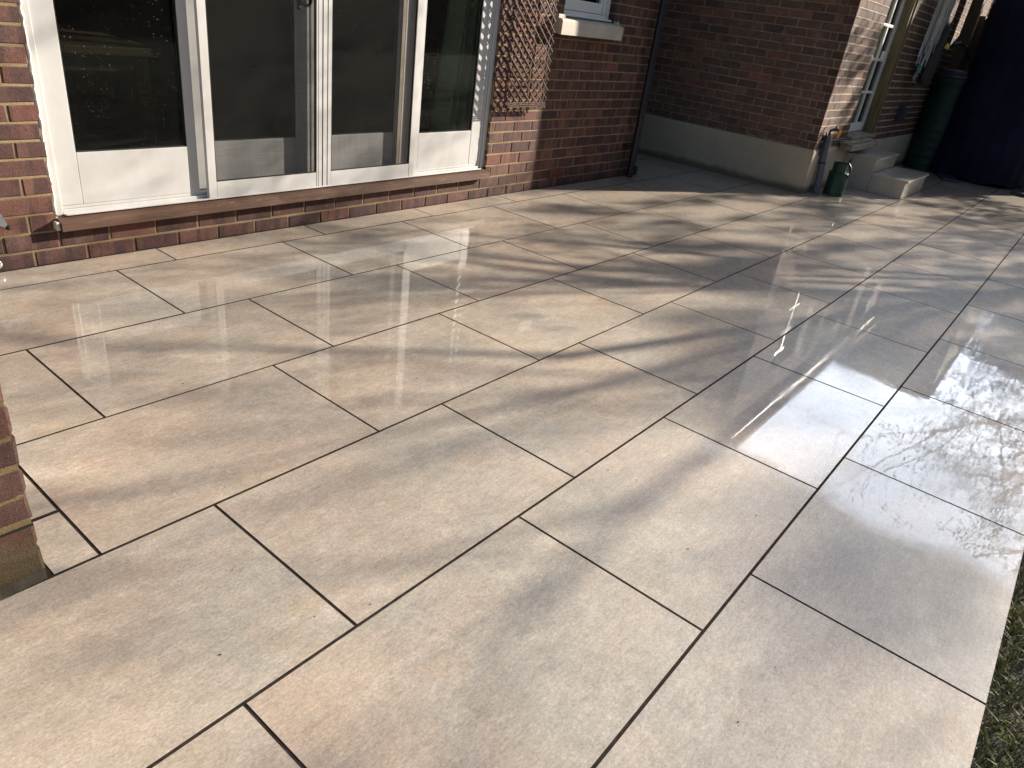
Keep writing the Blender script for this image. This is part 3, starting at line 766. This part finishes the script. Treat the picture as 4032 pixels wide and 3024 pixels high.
# ---- steps ------------------------------------------------------
st = thing('garden_steps', (7.92, -1.45, 0), 'two stone-clad steps up to the glazed side door', 'steps')
SX0, SX1 = 7.92, 8.98
b = MB(); b.cbox((SX0, -1.435, .001), (SX1-.12, EY-.014, .336), .002); b.cbox((SX0, -1.800, .0012), (SX1, -1.4355, .176), .002); b.build('riser', M_step, st)
MB().cbox((SX0-.012, -1.455, .3365), (SX1-.105, EY-.0145, .360), .003).build('tread', M_step, st)
MB().cbox((SX0-.012, -1.822, .1765), (SX1+.012, -1.4358, .200), .003).build('tread', M_step, st)
b = MB(); b.box((SX0-.0012, -1.4385, .01), (SX0, -1.4345, .175)); b.box((SX0+.0, -1.4372, .2005), (SX1-.12, -1.4352, .2035)); b.build('joint', M_grout, st)

# ---- outside tap on lagged pipe ----------------------------------
tp = thing('garden_tap', (6.98, -1.14, 0), 'grey lagged standpipe with brass tap at the corner of the brown extension', 'tap')
b = MB(); b.tube([(6.985, -1.163, .002), (6.982, -1.150, .20), (6.979, -1.137, .31)], .035, 20)
b.tube([(6.979, -1.1365, .314), (6.975, -1.122, .575)], .034, 20); b.build('lagging', M_pipe_grey, tp, smooth=True)
b = MB(); b.tube([(6.979, -1.137, .305), (6.979, -1.1365, .319)], .0365, 20); b.build('band', M_rubber, tp, smooth=True)
b = MB(); b.tube([(6.975, -1.122, .575), (6.975, -1.120, .625), (6.980, -1.150, .640), (6.990, -1.20, .640)], [.011, .012, .013, .012], 12)
b.tube([(6.985, -1.165, .640), (6.985, -1.165, .672)], .009, 10); b.lathe([(.016, 0), (.017, .012), (.012, .016)], (6.975, -1.122, .583), 14)
b.build('tap_body', M_pipe_black, tp, smooth=True)
b = MB(); b.tube([(6.965, -1.185, .668), (6.985, -1.165, .682), (7.02, -1.13, .700), (7.03, -1.12, .712)], [.006, .007, .006, .004], 8); b.build('lever', M_chrome, tp, smooth=True)
b = MB(); b.tube([(6.992, -1.203, .645), (6.992, -1.203, .628)], .014, 12); b.tube([(6.992, -1.203, .6275), (6.992, -1.203, .600)], .020, 8); b.tube([(6.992, -1.203, .5995), (6.992, -1.203, .570)], .012, 12)
b.build('hose_connector', M_orange, tp, smooth=False)
# thin reddish pipe beside it
b = MB(); b.tube([(6.90, -1.105, .38), (6.905, -1.105, .44), (6.93, -1.103, .50), (6.935, -1.103, .60)], .008, 8); b.build('feed_pipe', M_pipe_black, tp, smooth=True)

# ---- green watering can ------------------------------------------
wc = thing('watering_can', (7.17, -1.29, 0), 'dark green metal watering can standing beside the stone steps', 'watering can')
cx, cy = 7.185, -1.285
b = MB(); b.lathe([(.098, .0), (.104, .003), (.105, .012), (.103, .018), (.103, .215), (.105, .222), (.103, .228), (.088, .242), (.070, .244)], (cx, cy, .001), 40); b.build('body', M_greencan, wc, smooth=True)
b = MB(); b.lathe([(.066, .236), (.072, .262), (.074, .320), (.077, .326), (.071, .326), (.066, .26)], (cx-.028, cy+.004, .001), 36, sy=1.0); b.build('hood', M_greencan, wc, smooth=True)
b = MB(); b.tube([(cx-.03, cy-.035, .325), (cx-.052, cy-.075, .335), (cx-.055, cy-.106, .30), (cx-.048, cy-.112, .24), (cx-.04, cy-.104, .19)], [.009, .011, .011, .010, .008], 10); b.build('handle', M_greencan, wc, smooth=True)
b = MB(); b.tube([(cx+.085, cy-.03, .205), (cx+.10, cy-.03, .255), (cx+.115, cy-.03, .285)], [.017, .015, .014], 14); b.tube([(cx+.113, cy-.03, .28), (cx+.122, cy-.03, .295)], .021, 14); b.tube([(cx+.120, cy-.03, .292), (cx+.175, cy-.03, .355)], [.015, .013], 14); b.build('spout', M_greencan, wc, smooth=True)
b = MB(); b.lathe([(.012, 0), (.013, .006), (.008, .009)], (cx+.07, cy-.05, .241), 12); b.build('cap', M_greencan, wc, smooth=True)

# ---- brick pillar at the near edge --------------------------------
pl = thing('brick_pillar', (-1.5, -1.7, 0), 'mossy rustic brick garden wall end standing on the paving nearest the viewer', 'wall')
mapP = lambda u, d, z: (u, -1.812+d, z)
mapPe = lambda u, d, z: (-.589-d, u, z)
zp = [.022, .097, .169, .245, .320, .397, .473, .548, .623, .698, .773, .848]
b = MB(); brickwork(b, mapP, -2.6, -.589, zp, -.589-.225*8, joint=.012, seed=31, keyed=(0, 1), jit=.0045, chamf=.008, darkp=.5)
brickwork(b, mapPe, -1.812, -1.590, zp, -1.812, joint=.012, seed=32, keyed=(2, 0), jit=.0045, chamf=.008)
mapPb = lambda u, d, z: (u, -1.588-d, z)
brickwork(b, mapPb, -2.6, -.695, zp, -.64-.225*8, joint=.012, seed=33, jit=.003, chamf=.005)
b.build('brickwork', M_brick_pillar, pl)
b = MB(); b.box((-2.6, -1.808, .0), (-.593, -1.592, .846)); b.build('mortar', M_mortar_pil, pl)
b = MB(); b.box((-2.6, -1.8105, .158), (-.5905, -1.600, .1635)); b.build('damp_course', M_rubber, pl)
b = MB(); b.cbox((-2.6, -1.835, .848), (-.57, -1.565, .90), .01); b.build('coping', M_stone, pl)
b = MB(); rg = random.Random(8); vs = []
for i in range(61):
    x = -2.6+i*(2.6-.588)/60; w_ = (.012+rg.uniform(-.003, .004))*min(1, (61-i)/6)
    vs += [(x, -1.8125-w_, .0008), (x, -1.8125-w_*.4, .010+rg.uniform(0, .006)), (x, -1.808, .022+rg.uniform(0, .006))]
fs = []
for i in range(60):
    a = i*3; fs += [(a, a+3, a+4, a+1), (a+1, a+4, a+5, a+2)]
b.add(vs, fs); b.build('mortar_fillet', simple('damp_cement', (.055, .046, .032), .9, var=.4, scale=30, bump=.004, bscale=120), pl)

# things peeping in at the far edge of the door wall
ft = thing('wall_socket_fitting', (.03, WY, .24), 'small grey metal latch end sticking out of the brick beside the doors', 'latch')
b = MB(); b.prism([(-.02, .285), (.060, .262), (.074, .215), (.072, .200), (.03, .218), (-.02, .232)], WY-.035, WY-.002, 'y'); b.build('plate', M_rod, ft)
b = MB(); b.lathe([(.008, 0), (.011, .005), (.011, .016), (.006, .020)], (.077, WY-.03, .190), 14); b.build('tip', M_rubber, ft, smooth=True)
o = MB().lathe([(.018, 0), (.020, .006), (.020, .014), (.014, .018)], (0, 0, 0), 20).build('bolt_cap', M_chrome, smooth=True)
o.location = (.012, WY-.001, .036); o.rotation_euler = (rad(90), 0, 0); o['label'] = 'round silver bolt cap low on the brick near the paving'; o['category'] = 'bolt'

# ---- far corner: water butt, clothes line, post, fence, cover -------
wb = thing('water_butt', (11.10, -1.385, 0), 'dark green ribbed plastic water butt behind the navy cover', 'water butt')
prof = [((.235), .0)]
for k in range(9):
    z = .08+k*.115; r = (.235)+.02*math.sin(k/8*math.pi); prof += [(r, z), (r+.004, z+.01), (r+.004, z+.018), (r, z+.028)]
prof += [((.235), 1.12), ((.25), 1.14), ((.256), 1.18), ((.256), 1.215), ((.25), 1.22)]
MB().lathe(prof, (11.16, -1.36, .001), 48).build('barrel', M_butt, wb, smooth=True)
MB().lathe([((.254), 1.2215), ((.262), 1.225), ((.262), 1.255), (.235, 1.275), (.225, 1.31), (.10, 1.325)], (11.16, -1.36, .001), 48).build('lid', M_vent, wb, smooth=True)
hose = MB(); hose.tube([(11.05, -1.45, 1.34), (11.06, -1.45, 1.46), (10.9, -1.40, 1.58), (10.7, -1.33, 1.63), (10.55, -1.28, 1.60)], .022, 12)
o = hose.build('hose', M_rubber, smooth=True); o['label'] = 'black hose looping over the lid of the green water butt'; o['category'] = 'hose'

cl = thing('rotary_airer', (9.3, -1.2, 2.6), 'folded grey rotary clothes airer hanging with loose lines against the brick', 'clothes airer')
rg = random.Random(14)
b = MB()
for k in range(7):
    dx = rg.uniform(-.10, .10); dy_ = rg.uniform(-.05, .03)
    b.tube([(9.62+dx*.9, -1.19+dy_, 2.75), (9.54+dx*.7, -1.19+dy_, 2.0), (9.46+dx*.5, -1.18+dy_, 1.35+rg.uniform(-.1, .15))], .009, 8)
b.build('arms', M_rod, cl, smooth=True)
b = MB()
for k in range(34):
    x0 = 9.66+rg.uniform(-.22, .22); z1 = rg.uniform(1.28, 1.75); sw = rg.uniform(-.12, .12); y0 = -1.21+rg.uniform(-.06, .05)
    pts = []
    for i in range(9):
        t = i/8; z = 2.55+(z1-2.55)*math.sin(t*math.pi)**.8 if 0 < t < 1 else 2.55
        pts.append((x0+(t-.5)*.16+sw*math.sin(t*math.pi)-.10*math.sin(t*math.pi), y0, z))
    b.tube(pts, .0028, 5, cap=False)
b.build('line', M_cord, cl, kind='stuff')
b = MB()
for k in range(2):
    b.tube([(9.77+k*.08, -1.235, 2.15-k*.05), (9.70+k*.07, -1.24, 1.85), (9.63+k*.06, -1.235, 1.58)], [.028, .034, .016], 10)
b.build('sleeve', simple('grey_sleeve', (.20, .20, .23), .6), cl, smooth=True)
# cloth bag
bg_ = MB(); n = 28; vs = []; fs = []
for iz in range(15):
    t = iz/14; z = 1.78-t*.66
    w_ = .07+.15*math.sin(min(1, t*1.15)*math.pi*.55) if t < .93 else .15
    for k in range(n):
        a = 2*math.pi*k/n; rr = 1+.06*math.sin(5*a+t*3)
        vs.append((9.95-.15*t+w_*1.25*math.cos(a)*rr, -1.24+.055*math.sin(a)*rr, z+.02*math.cos(2*a)*t))
for iz in range(14):
    for k in range(n): fs.append((iz*n+k, iz*n+(k+1) % n, (iz+1)*n+(k+1) % n, (iz+1)*n+k))
fs += [tuple(range(n)), tuple(14*n+k for k in range(n))]
bg_.add(vs, fs); o = bg_.build('cloth_bag', M_bag, smooth=True); o['label'] = 'charcoal cloth bag hanging in front of the clothes lines above the water butt'; o['category'] = 'bag'
b = MB(); b.tube([(9.95, -1.32, 1.55), (9.98, -1.32, 1.57), (10.01, -1.33, 1.545), (10.05, -1.33, 1.55)], [.018, .026, .02, .012], 10); b.build('hook', M_yellow, cl, smooth=True)
pg = thing('peg_bundle', (9.24, -1.22, 1.2), 'mint and mauve clothes pegs clipped in a bunch beside the charcoal bag', 'pegs')
b = MB()
for k in range(4): b.cbox((9.22+k*.006, -1.26, 1.30-k*.022), (9.34+k*.006, -1.235, 1.315-k*.022), .003)
b.build('mint_peg', M_mint, pg)
b = MB()
for k in range(7):
    b.tube([(9.24+rg.uniform(-.05, .05), -1.24, 1.24-rg.uniform(0, .02)), (9.24+rg.uniform(-.06, .06), -1.235, 1.12+rg.uniform(0, .06))], .007, 5)
b.build('mauve_peg', simple('mauve_plastic', (.15, .16, .26), .5), pg)

o = MB().cbox((11.45, -1.29, .001), (11.60, -1.15, 2.9), .006).build('timber_post', M_timber); o['label'] = 'thick dark timber post standing behind the water butt'; o['category'] = 'post'
fn = thing('timber_fence', (12.5, -1.5, 0), 'brown timber fence with horizontal boards behind the navy cover', 'fence')
b = MB()
for k in range(12):
    z = .05+k*.163; b.cbox((12.5, -3.6, z), (12.522, -1.10, z+.17), .002)
b.build('boards', M_fence, fn)
MB().cbox((12.47, -3.6, 2.01), (12.56, -1.10, 2.045), .004).build('rail', M_fence, fn)
MB().cbox((12.40, -1.24, .001), (12.49, -1.14, 2.06), .004).build('post', M_timber, fn)

# neighbour's brick wall beyond the fence
nb = thing('neighbour_house', (17.5, .5, 0), 'distant brick house wall with black pipe beyond the timber fence', 'house')
mapN = lambda u, d, z: (16.2+d, -u, z)
zn = [1.2+.075*i for i in range(30)]
b = MB(); brickwork(b, mapN, .9, 2.35, zn, .1, seed=41); b.build('wall', M_brick_ret, nb)
b = MB(); b.box((16.207, -2.35, -.02), (16.29, 3.3, 5.0)); b.box((16.291, -2.35, -.02), (23, 3.3, 5.0)); b.build('mortar', M_mortar_ret, nb)
b = MB(); b.box((16.0, -2.42, 5.0), (23.2, 3.5, 5.12)); b.build('roof', M_rooftile, nb)
MB().tube([(16.14, -1.75, .5), (16.14, -1.75, 4.9)], .05, 14).build('drainpipe', M_pipe_black, nb, smooth=True)
MB().cbox((16.12, -2.2, 1.9), (16.20, -2.12, 4.9), .004).build('window_frame', M_white, nb)

# navy cover over a tall garden appliance
cv = MB(); n = 96; rows = 30; vs = []; fs = []
ccx, ccy = 11.45, -2.04
for iz in range(rows+1):
    t = iz/rows
    z = .03+t*2.85
    if t < .70: rx, ry = .74-.08*t, .60-.01*t
    else:
        s_ = (t-.70)/.30; rx, ry = (.684)*(1-s_**1.7)+.10*s_, (.593)*(1-s_**1.7)+.10*s_
    for k in range(n):
        a = 2*math.pi*k/n
        sq = (abs(math.cos(a))**3+abs(math.sin(a))**3)**(-1/3.)
        fold = .020*math.sin(a*9+2*t)*(1-t*.7)+.012*math.sin(a*23+5*t)*(1-t)+.02*math.sin(a*4+6*t)
        sag = .025*math.sin(t*14+3*math.sin(a*2))*(1 if .2 < t < .8 else .3)
        R_ = sq*(1+fold+sag*.5)
        vs.append((ccx+rx*R_*math.cos(a), ccy+ry*R_*math.sin(a), z+(.02*math.sin(a*9) if iz == 0 else 0)))
for iz in range(rows):
    for k in range(n): fs.append((iz*n+k, iz*n+(k+1) % n, (iz+1)*n+(k+1) % n, (iz+1)*n+k))
fs.append(tuple(rows*n+k for k in range(n)))
cv.add(vs, fs); o = cv.build('garden_cover', M_cover, smooth=True)
o['label'] = 'tall navy blue weather cover draped over something bulky beside the far wall'; o['category'] = 'cover'
# slabs lying by its foot
for i, (x, y, a, l) in enumerate([(10.60, -1.80, .3, 'dark flat board lying at the foot of the navy cover, nearer the steps'), (10.75, -2.72, -.15, 'dark flat board sticking out under the outer side of the navy cover')]):
    b = MB(); b.cbox((-.28, -.10, .001), (.28, .10, .04), .006); o = b.build('board', M_vent); o.location = (x, y, 0); o.rotation_euler = (0, 0, a); o['label'] = l; o['category'] = 'board'

# ---- lawn ------------------------------------------------------------
b = MB(); rg = random.Random(77)
greens = [(.15, .165, .028), (.24, .235, .045), (.10, .105, .025), (.26, .21, .08), (.40, .32, .17)]
def blade(x, y, h, w_):
    a = rg.uniform(0, 2*math.pi); dx, dy_ = math.cos(a), math.sin(a); ln = rg.uniform(.3, 1.3)*h
    c = greens[rg.choices(range(5), [4, 3, 4, 2, 1])[0]]+(1,)
    px, py = -dy_*w_/2, dx*w_/2; z0 = -.031
    vs = [(x-px, y-py, z0), (x+px, y+py, z0), (x+dx*ln*.4+px*.8, y+dy_*ln*.4+py*.8, z0+h*.65), (x+dx*ln*.4-px*.8, y+dy_*ln*.4-py*.8, z0+h*.65), (x+dx*ln, y+dy_*ln, z0+h)]
    b.add(vs, [(0, 1, 2, 3), (3, 2, 4)], c)
for i in range(15000):
    x = rg.uniform(.2, 2.6); y = -3.640-rg.random()**1.3*.9
    blade(x, y, rg.uniform(.014, .045), rg.uniform(.0018, .0040))
for i in range(9000):
    x = rg.uniform(2.6, 9); y = -3.63-rg.random()**1.5*2.0
    blade(x, y, rg.uniform(.015, .045), rg.uniform(.003, .006))
def grass_mat():
    t = NT('wet_grass'); at = t.N('Attribute', _attribute_name='col')
    return t.set(Base_Color=at.outputs['Color'], Roughness=.35, Specular_IOR_Level=.6)
b.build('grass', grass_mat(), fix=False, kind='stuff')

# dew drops and crumbs on the slab surface near the lawn edge
b = MB()
for i in range(90):
    x = rg.uniform(.0, 2.6); y = -3.62+rg.random()**1.6*.45; r = rg.uniform(.0006, .0014)
    b.lathe([(r, 0), (r*.9, r*.45), (r*.45, r*.75)], (x, y, .0006), 8)
t = NT('water_drop'); wm = t.set(Base_Color=(.5, .5, .48), Roughness=.02, Transmission_Weight=.8, IOR=1.33)
b.build('water_drops', wm, smooth=True, kind='stuff')

# little dark husks that have fallen on the paving
spots = [(0, 0), ]
def crumb(mb, rr):
    q = random.Random(rr); vs = []
    for k in range(3):
        for j in range(6):
            a = j/6*2*math.pi; s_ = [1, .9, .35][k]
            vs.append((.0042*s_*math.cos(a)*q.uniform(.7, 1.3), .0024*s_*math.sin(a)*q.uniform(.7, 1.3), [.0, .0014, .0026][k]))
    fs = [(k*6+j, k*6+(j+1) % 6, (k+1)*6+(j+1) % 6, (k+1)*6+j) for k in range(2) for j in range(6)]+[tuple(12+j for j in range(6))]
    mb.add(vs, fs)
c0 = MB(); crumb(c0, 1); c0 = c0.build('seed_husk', simple('husk', (.03, .022, .015), .8)); c0['label'] = 'tiny dark seed husk lying on the pale paving'; c0['category'] = 'husk'; c0['group'] = 'seed husks scattered on the paving'
hp = [(-.27, -2.07), (-.43, -2.28), (-.22, -2.33), (-.10, -2.39), (.32, -1.05), (.11, -1.15), (.55, -.86), (.86, -2.47), (1.02, -2.93), (.70, -2.85), (1.35, -2.58), (.80, -1.62), (1.9, -1.35), (.25, -3.2), (-.5, -2.62)]
for i, (x, y) in enumerate(hp):
    o = c0 if i == 0 else c0.copy()
    if i: C.objects.link(o)
    o.location = (x, y, .0008); o.rotation_euler = (0, 0, rg.uniform(0, 6)); s_ = rg.uniform(.4, .8); o.scale = (s_, s_, s_)

# ---- trees that shade and mirror ---------------------------------------
def tree(name, base, h, spread, seed, label, group=None, leafn=2600, droop=0.0, crown_z=.35, leaf=.03, lean=(0, 0), depth=4, kids=5, leafmat=None, bias=(0, 0), thick=.018):
    rg = random.Random(seed); t_ = thing(name, base, label, 'tree', group)
    tr_ = MB(); lf = MB(); tips = []
    def grow(p, d, ln, r, lv):
        pts = [p]; rs = [r]; q = p.copy(); dd = d.copy(); n = 5
        for i in range(n):
            dd = (dd+Vector((rg.gauss(0, .13), rg.gauss(0, .13), rg.gauss(0, .09)-droop*(.05+.10*lv)*(i/n))))
            dd.normalize(); q = q+dd*ln/n; pts.append(q.copy()); rs.append(r*(1-.62*(i+1)/n))
            if lv >= 2: tips.append((q.copy(), dd.copy(), lv))
        tr_.tube(pts, rs, 7 if lv == 0 else 5 if lv < 3 else 3, cap=False)
        if lv < depth:
            for k in range(kids if lv else kids+3):
                t = rg.uniform(.35 if lv else crown_z, 1.0); i = min(n-1, int(t*n)); pp = pts[i].lerp(pts[i+1], t*n-i)
                a = rg.uniform(0, 2*math.pi); up = rg.uniform(.15, .8)
                nd = Vector((math.cos(a)+bias[0], math.sin(a)+bias[1], up)).normalized()
                nd = (nd*.75+dd*.5).normalized()
                grow(pp, nd, ln*rg.uniform(.42, .66)*(spread if lv == 0 else 1), rs[i]*.55, lv+1)
    grow(Vector(base), Vector((lean[0], lean[1], 1)).normalized(), h*.72, h*thick, 0)
    for _ in range(leafn):
        q, d, lv = rg.choice(tips); s_ = leaf*rg.uniform(.5, 1.4)
        o_ = q+Vector((rg.gauss(0, .05), rg.gauss(0, .05), rg.gauss(0, .05)))
        a = Vector((rg.gauss(0, 1), rg.gauss(0, 1), rg.gauss(0, 1)-droop*1.5)).normalized(); c = a.cross(Vector((rg.gauss(0, 1), rg.gauss(0, 1), rg.gauss(0, 1)))).normalized()
        lf.add([o_, o_+a*s_+c*s_*.28, o_+a*s_*2.2, o_+a*s_-c*s_*.28], [(0, 1, 2, 3)])
    tr_.build('trunk', M_bark, t_, smooth=True, fix=False)
    lf.build('crown', leafmat or M_leaf, t_, fix=False)
    return t_
#TREES#
tree('willow_tree', (9.6, -4.9, 0), 4.6, 1.15, 5, 'sparse willow with drooping leafy twigs mirrored in the wet paving', leafn=4500, droop=1.0, leaf=.028, bias=(-.25, .35), depth=4, kids=5, crown_z=.45, lean=(-.02, .12))

# garden trees towards the sun: twigs are added only where the paving should be shaded
from mathutils import noise as mnoise
SA = Vector((math.cos(SUN_AZ), math.sin(SUN_AZ), 0)); SQ = Vector((-SA.y, SA.x, 0)); SH = SD.cross(SQ).normalized()
if SH.z < 0: SH = -SH
def sstep(a, b, x):
    t = max(0, min(1, (x-a)/(b-a))); return t*t*(3-2*t)
def shade(q, h):
    """share of the sun the twigs take at sun-view place (q across, h up)"""
    n1 = mnoise.noise(Vector((q*2.9, h*3.2, 3.1)))+.7*mnoise.noise(Vector((q*6.0, h*6.5, 9.7)))
    far = sstep(-.85, -1.4, h)*max(0.0, min(.72, .30+.9*n1))*sstep(-1.9, -1.3, q)
    yy = .912*q+1.12*h; xx = .41*q-2.49*h                # where the ray meets the paving
    side = .52*max(.8, min(1.2, 1+.3*n1))*max(sstep(-2.75, -3.1, yy)*sstep(-.9, 1.2, xx), sstep(1.2, 1.7, xx)*sstep(-1.9, -2.5, yy)*.8)
    if yy < -3.62: side *= .2
    near = .12*sstep(-.9, -1.5, q)*max(.9, min(1.1, 1+.12*n1))
    near += .13*math.exp(-((h-(-.05+(q+1.37)*(-.48/1.19)))/.30)**2)*sstep(-2.3, -1.5, q)*sstep(.2, -.3, q)  # extra twigs around the gap so the streak stands out
    # twig gap standing in for the sun streak off the door glass
    g = h-(-.05+(q+1.37)*(-.48/1.19)); gap = math.exp(-(g/.085)**2)*sstep(-1.9, -1.5, q)*sstep(.15, -.25, q)
    low = .95*sstep(1.60, 1.80, q)*sstep(-2.0, -2.15, h)
    v = max(far, side, near*(1-.95*gap), low)
    return min(.97, max(0, v))
def shade_tree(name, dist, qr, hr, base, h, seed, label, n, depth=2.2):
    rg = random.Random(seed)
    t_ = tree(name, base, h, 1.2, seed, label, group=None, leafn=10, depth=3, kids=4, thick=.0035)
    tw = MB(); a_ = .0016
    tot = 0
    for i in range(n):
        q = rg.uniform(*qr); hh = rg.uniform(*hr); T = shade(q, hh)
        # Poisson cover: accept so that 1-exp(-n a) = T
        if rg.random() > -math.log(1-T*.999)/3.5: continue
        c = SQ*q + SH*hh + SD*(dist+rg.gauss(0, depth*.4))
        u = Vector((rg.gauss(0, 1), rg.gauss(0, 1), rg.gauss(0, .8)+.5)).normalized(); L_ = rg.uniform(.05, .16); w_ = rg.uniform(.006, .013)
        v = u.cross(SD).normalized()
        tw.add([c-u*L_-v*w_*.6, c+v*w_, c+u*L_, c-v*w_], [(0, 1, 2, 3)]); tot += L_*w_*2
    o = tw.build('twigs', M_bark, t_, fix=False)
    print('twigs', name, len(tw.f), tot/((qr[1]-qr[0])*(hr[1]-hr[0])))
    return t_
shade_tree('garden_tree', 15, (-1.9, 3.6), (-3.6, -.9), (16.5, -5.3, 0), 7.0, 9, 'bare twiggy garden tree towards the low sun, dappling the far half of the paving', 60000)
shade_tree('garden_tree', 24, (-4.6, .3), (-1.7, .5), (20.0, -13.9, 0), 9.0, 23, 'tall unseen twiggy tree added beyond the lawn to thin the light on the near paving', 60000)  # out of view, added to weaken the sun on the near slabs
hg = thing('hedge', (2, -15, 0), 'tall unseen dark hedge added across the lawn to block the low sky', 'hedge')  # out of view, added to hold back light from the low sky
rg = random.Random(50); b = MB()
for i in range(24000):
    x = rg.uniform(-16, 22); z = rg.uniform(0, 4.2+.4*math.sin(x)); y = -14.5+rg.gauss(0, .45)-.1*z
    s_ = rg.uniform(.10, .22); a = Vector((rg.gauss(0, 1), rg.gauss(0, 1), rg.gauss(0, 1))).normalized(); c = a.orthogonal().normalized()
    o_ = Vector((x, y, z)); b.add([o_, o_+a*s_+c*s_*.5, o_+a*s_*2, o_+a*s_-c*s_*.5], [(0, 1, 2, 3)])
b.build('leaves', M_leaf_dark, hg, fix=False)
MB().box((-16, -15.3, 0), (22.6, -14.6, 3.9)).build('core', M_leaf_dark, hg)

he = thing('hedge', (22, -9, 0), 'low dark hedge beyond the timber fence, towards the sun', 'hedge')
b = MB()
for i in range(9000):
    y = rg.uniform(-16, -2.6); z = rg.uniform(0, 2.9+.25*math.sin(y*2)); x = 21.6+rg.gauss(0, .3)
    s_ = rg.uniform(.08, .18); a = Vector((rg.gauss(0, 1), rg.gauss(0, 1), rg.gauss(0, 1))).normalized(); c = a.orthogonal().normalized()
    o_ = Vector((x, y, z)); b.add([o_, o_+a*s_+c*s_*.5, o_+a*s_*2, o_+a*s_-c*s_*.5], [(0, 1, 2, 3)])
b.build('leaves', M_leaf_dark, he, fix=False)
MB().box((21.8, -14.59, 0), (22.6, -2.6, 2.7)).build('core', M_leaf_dark, he)
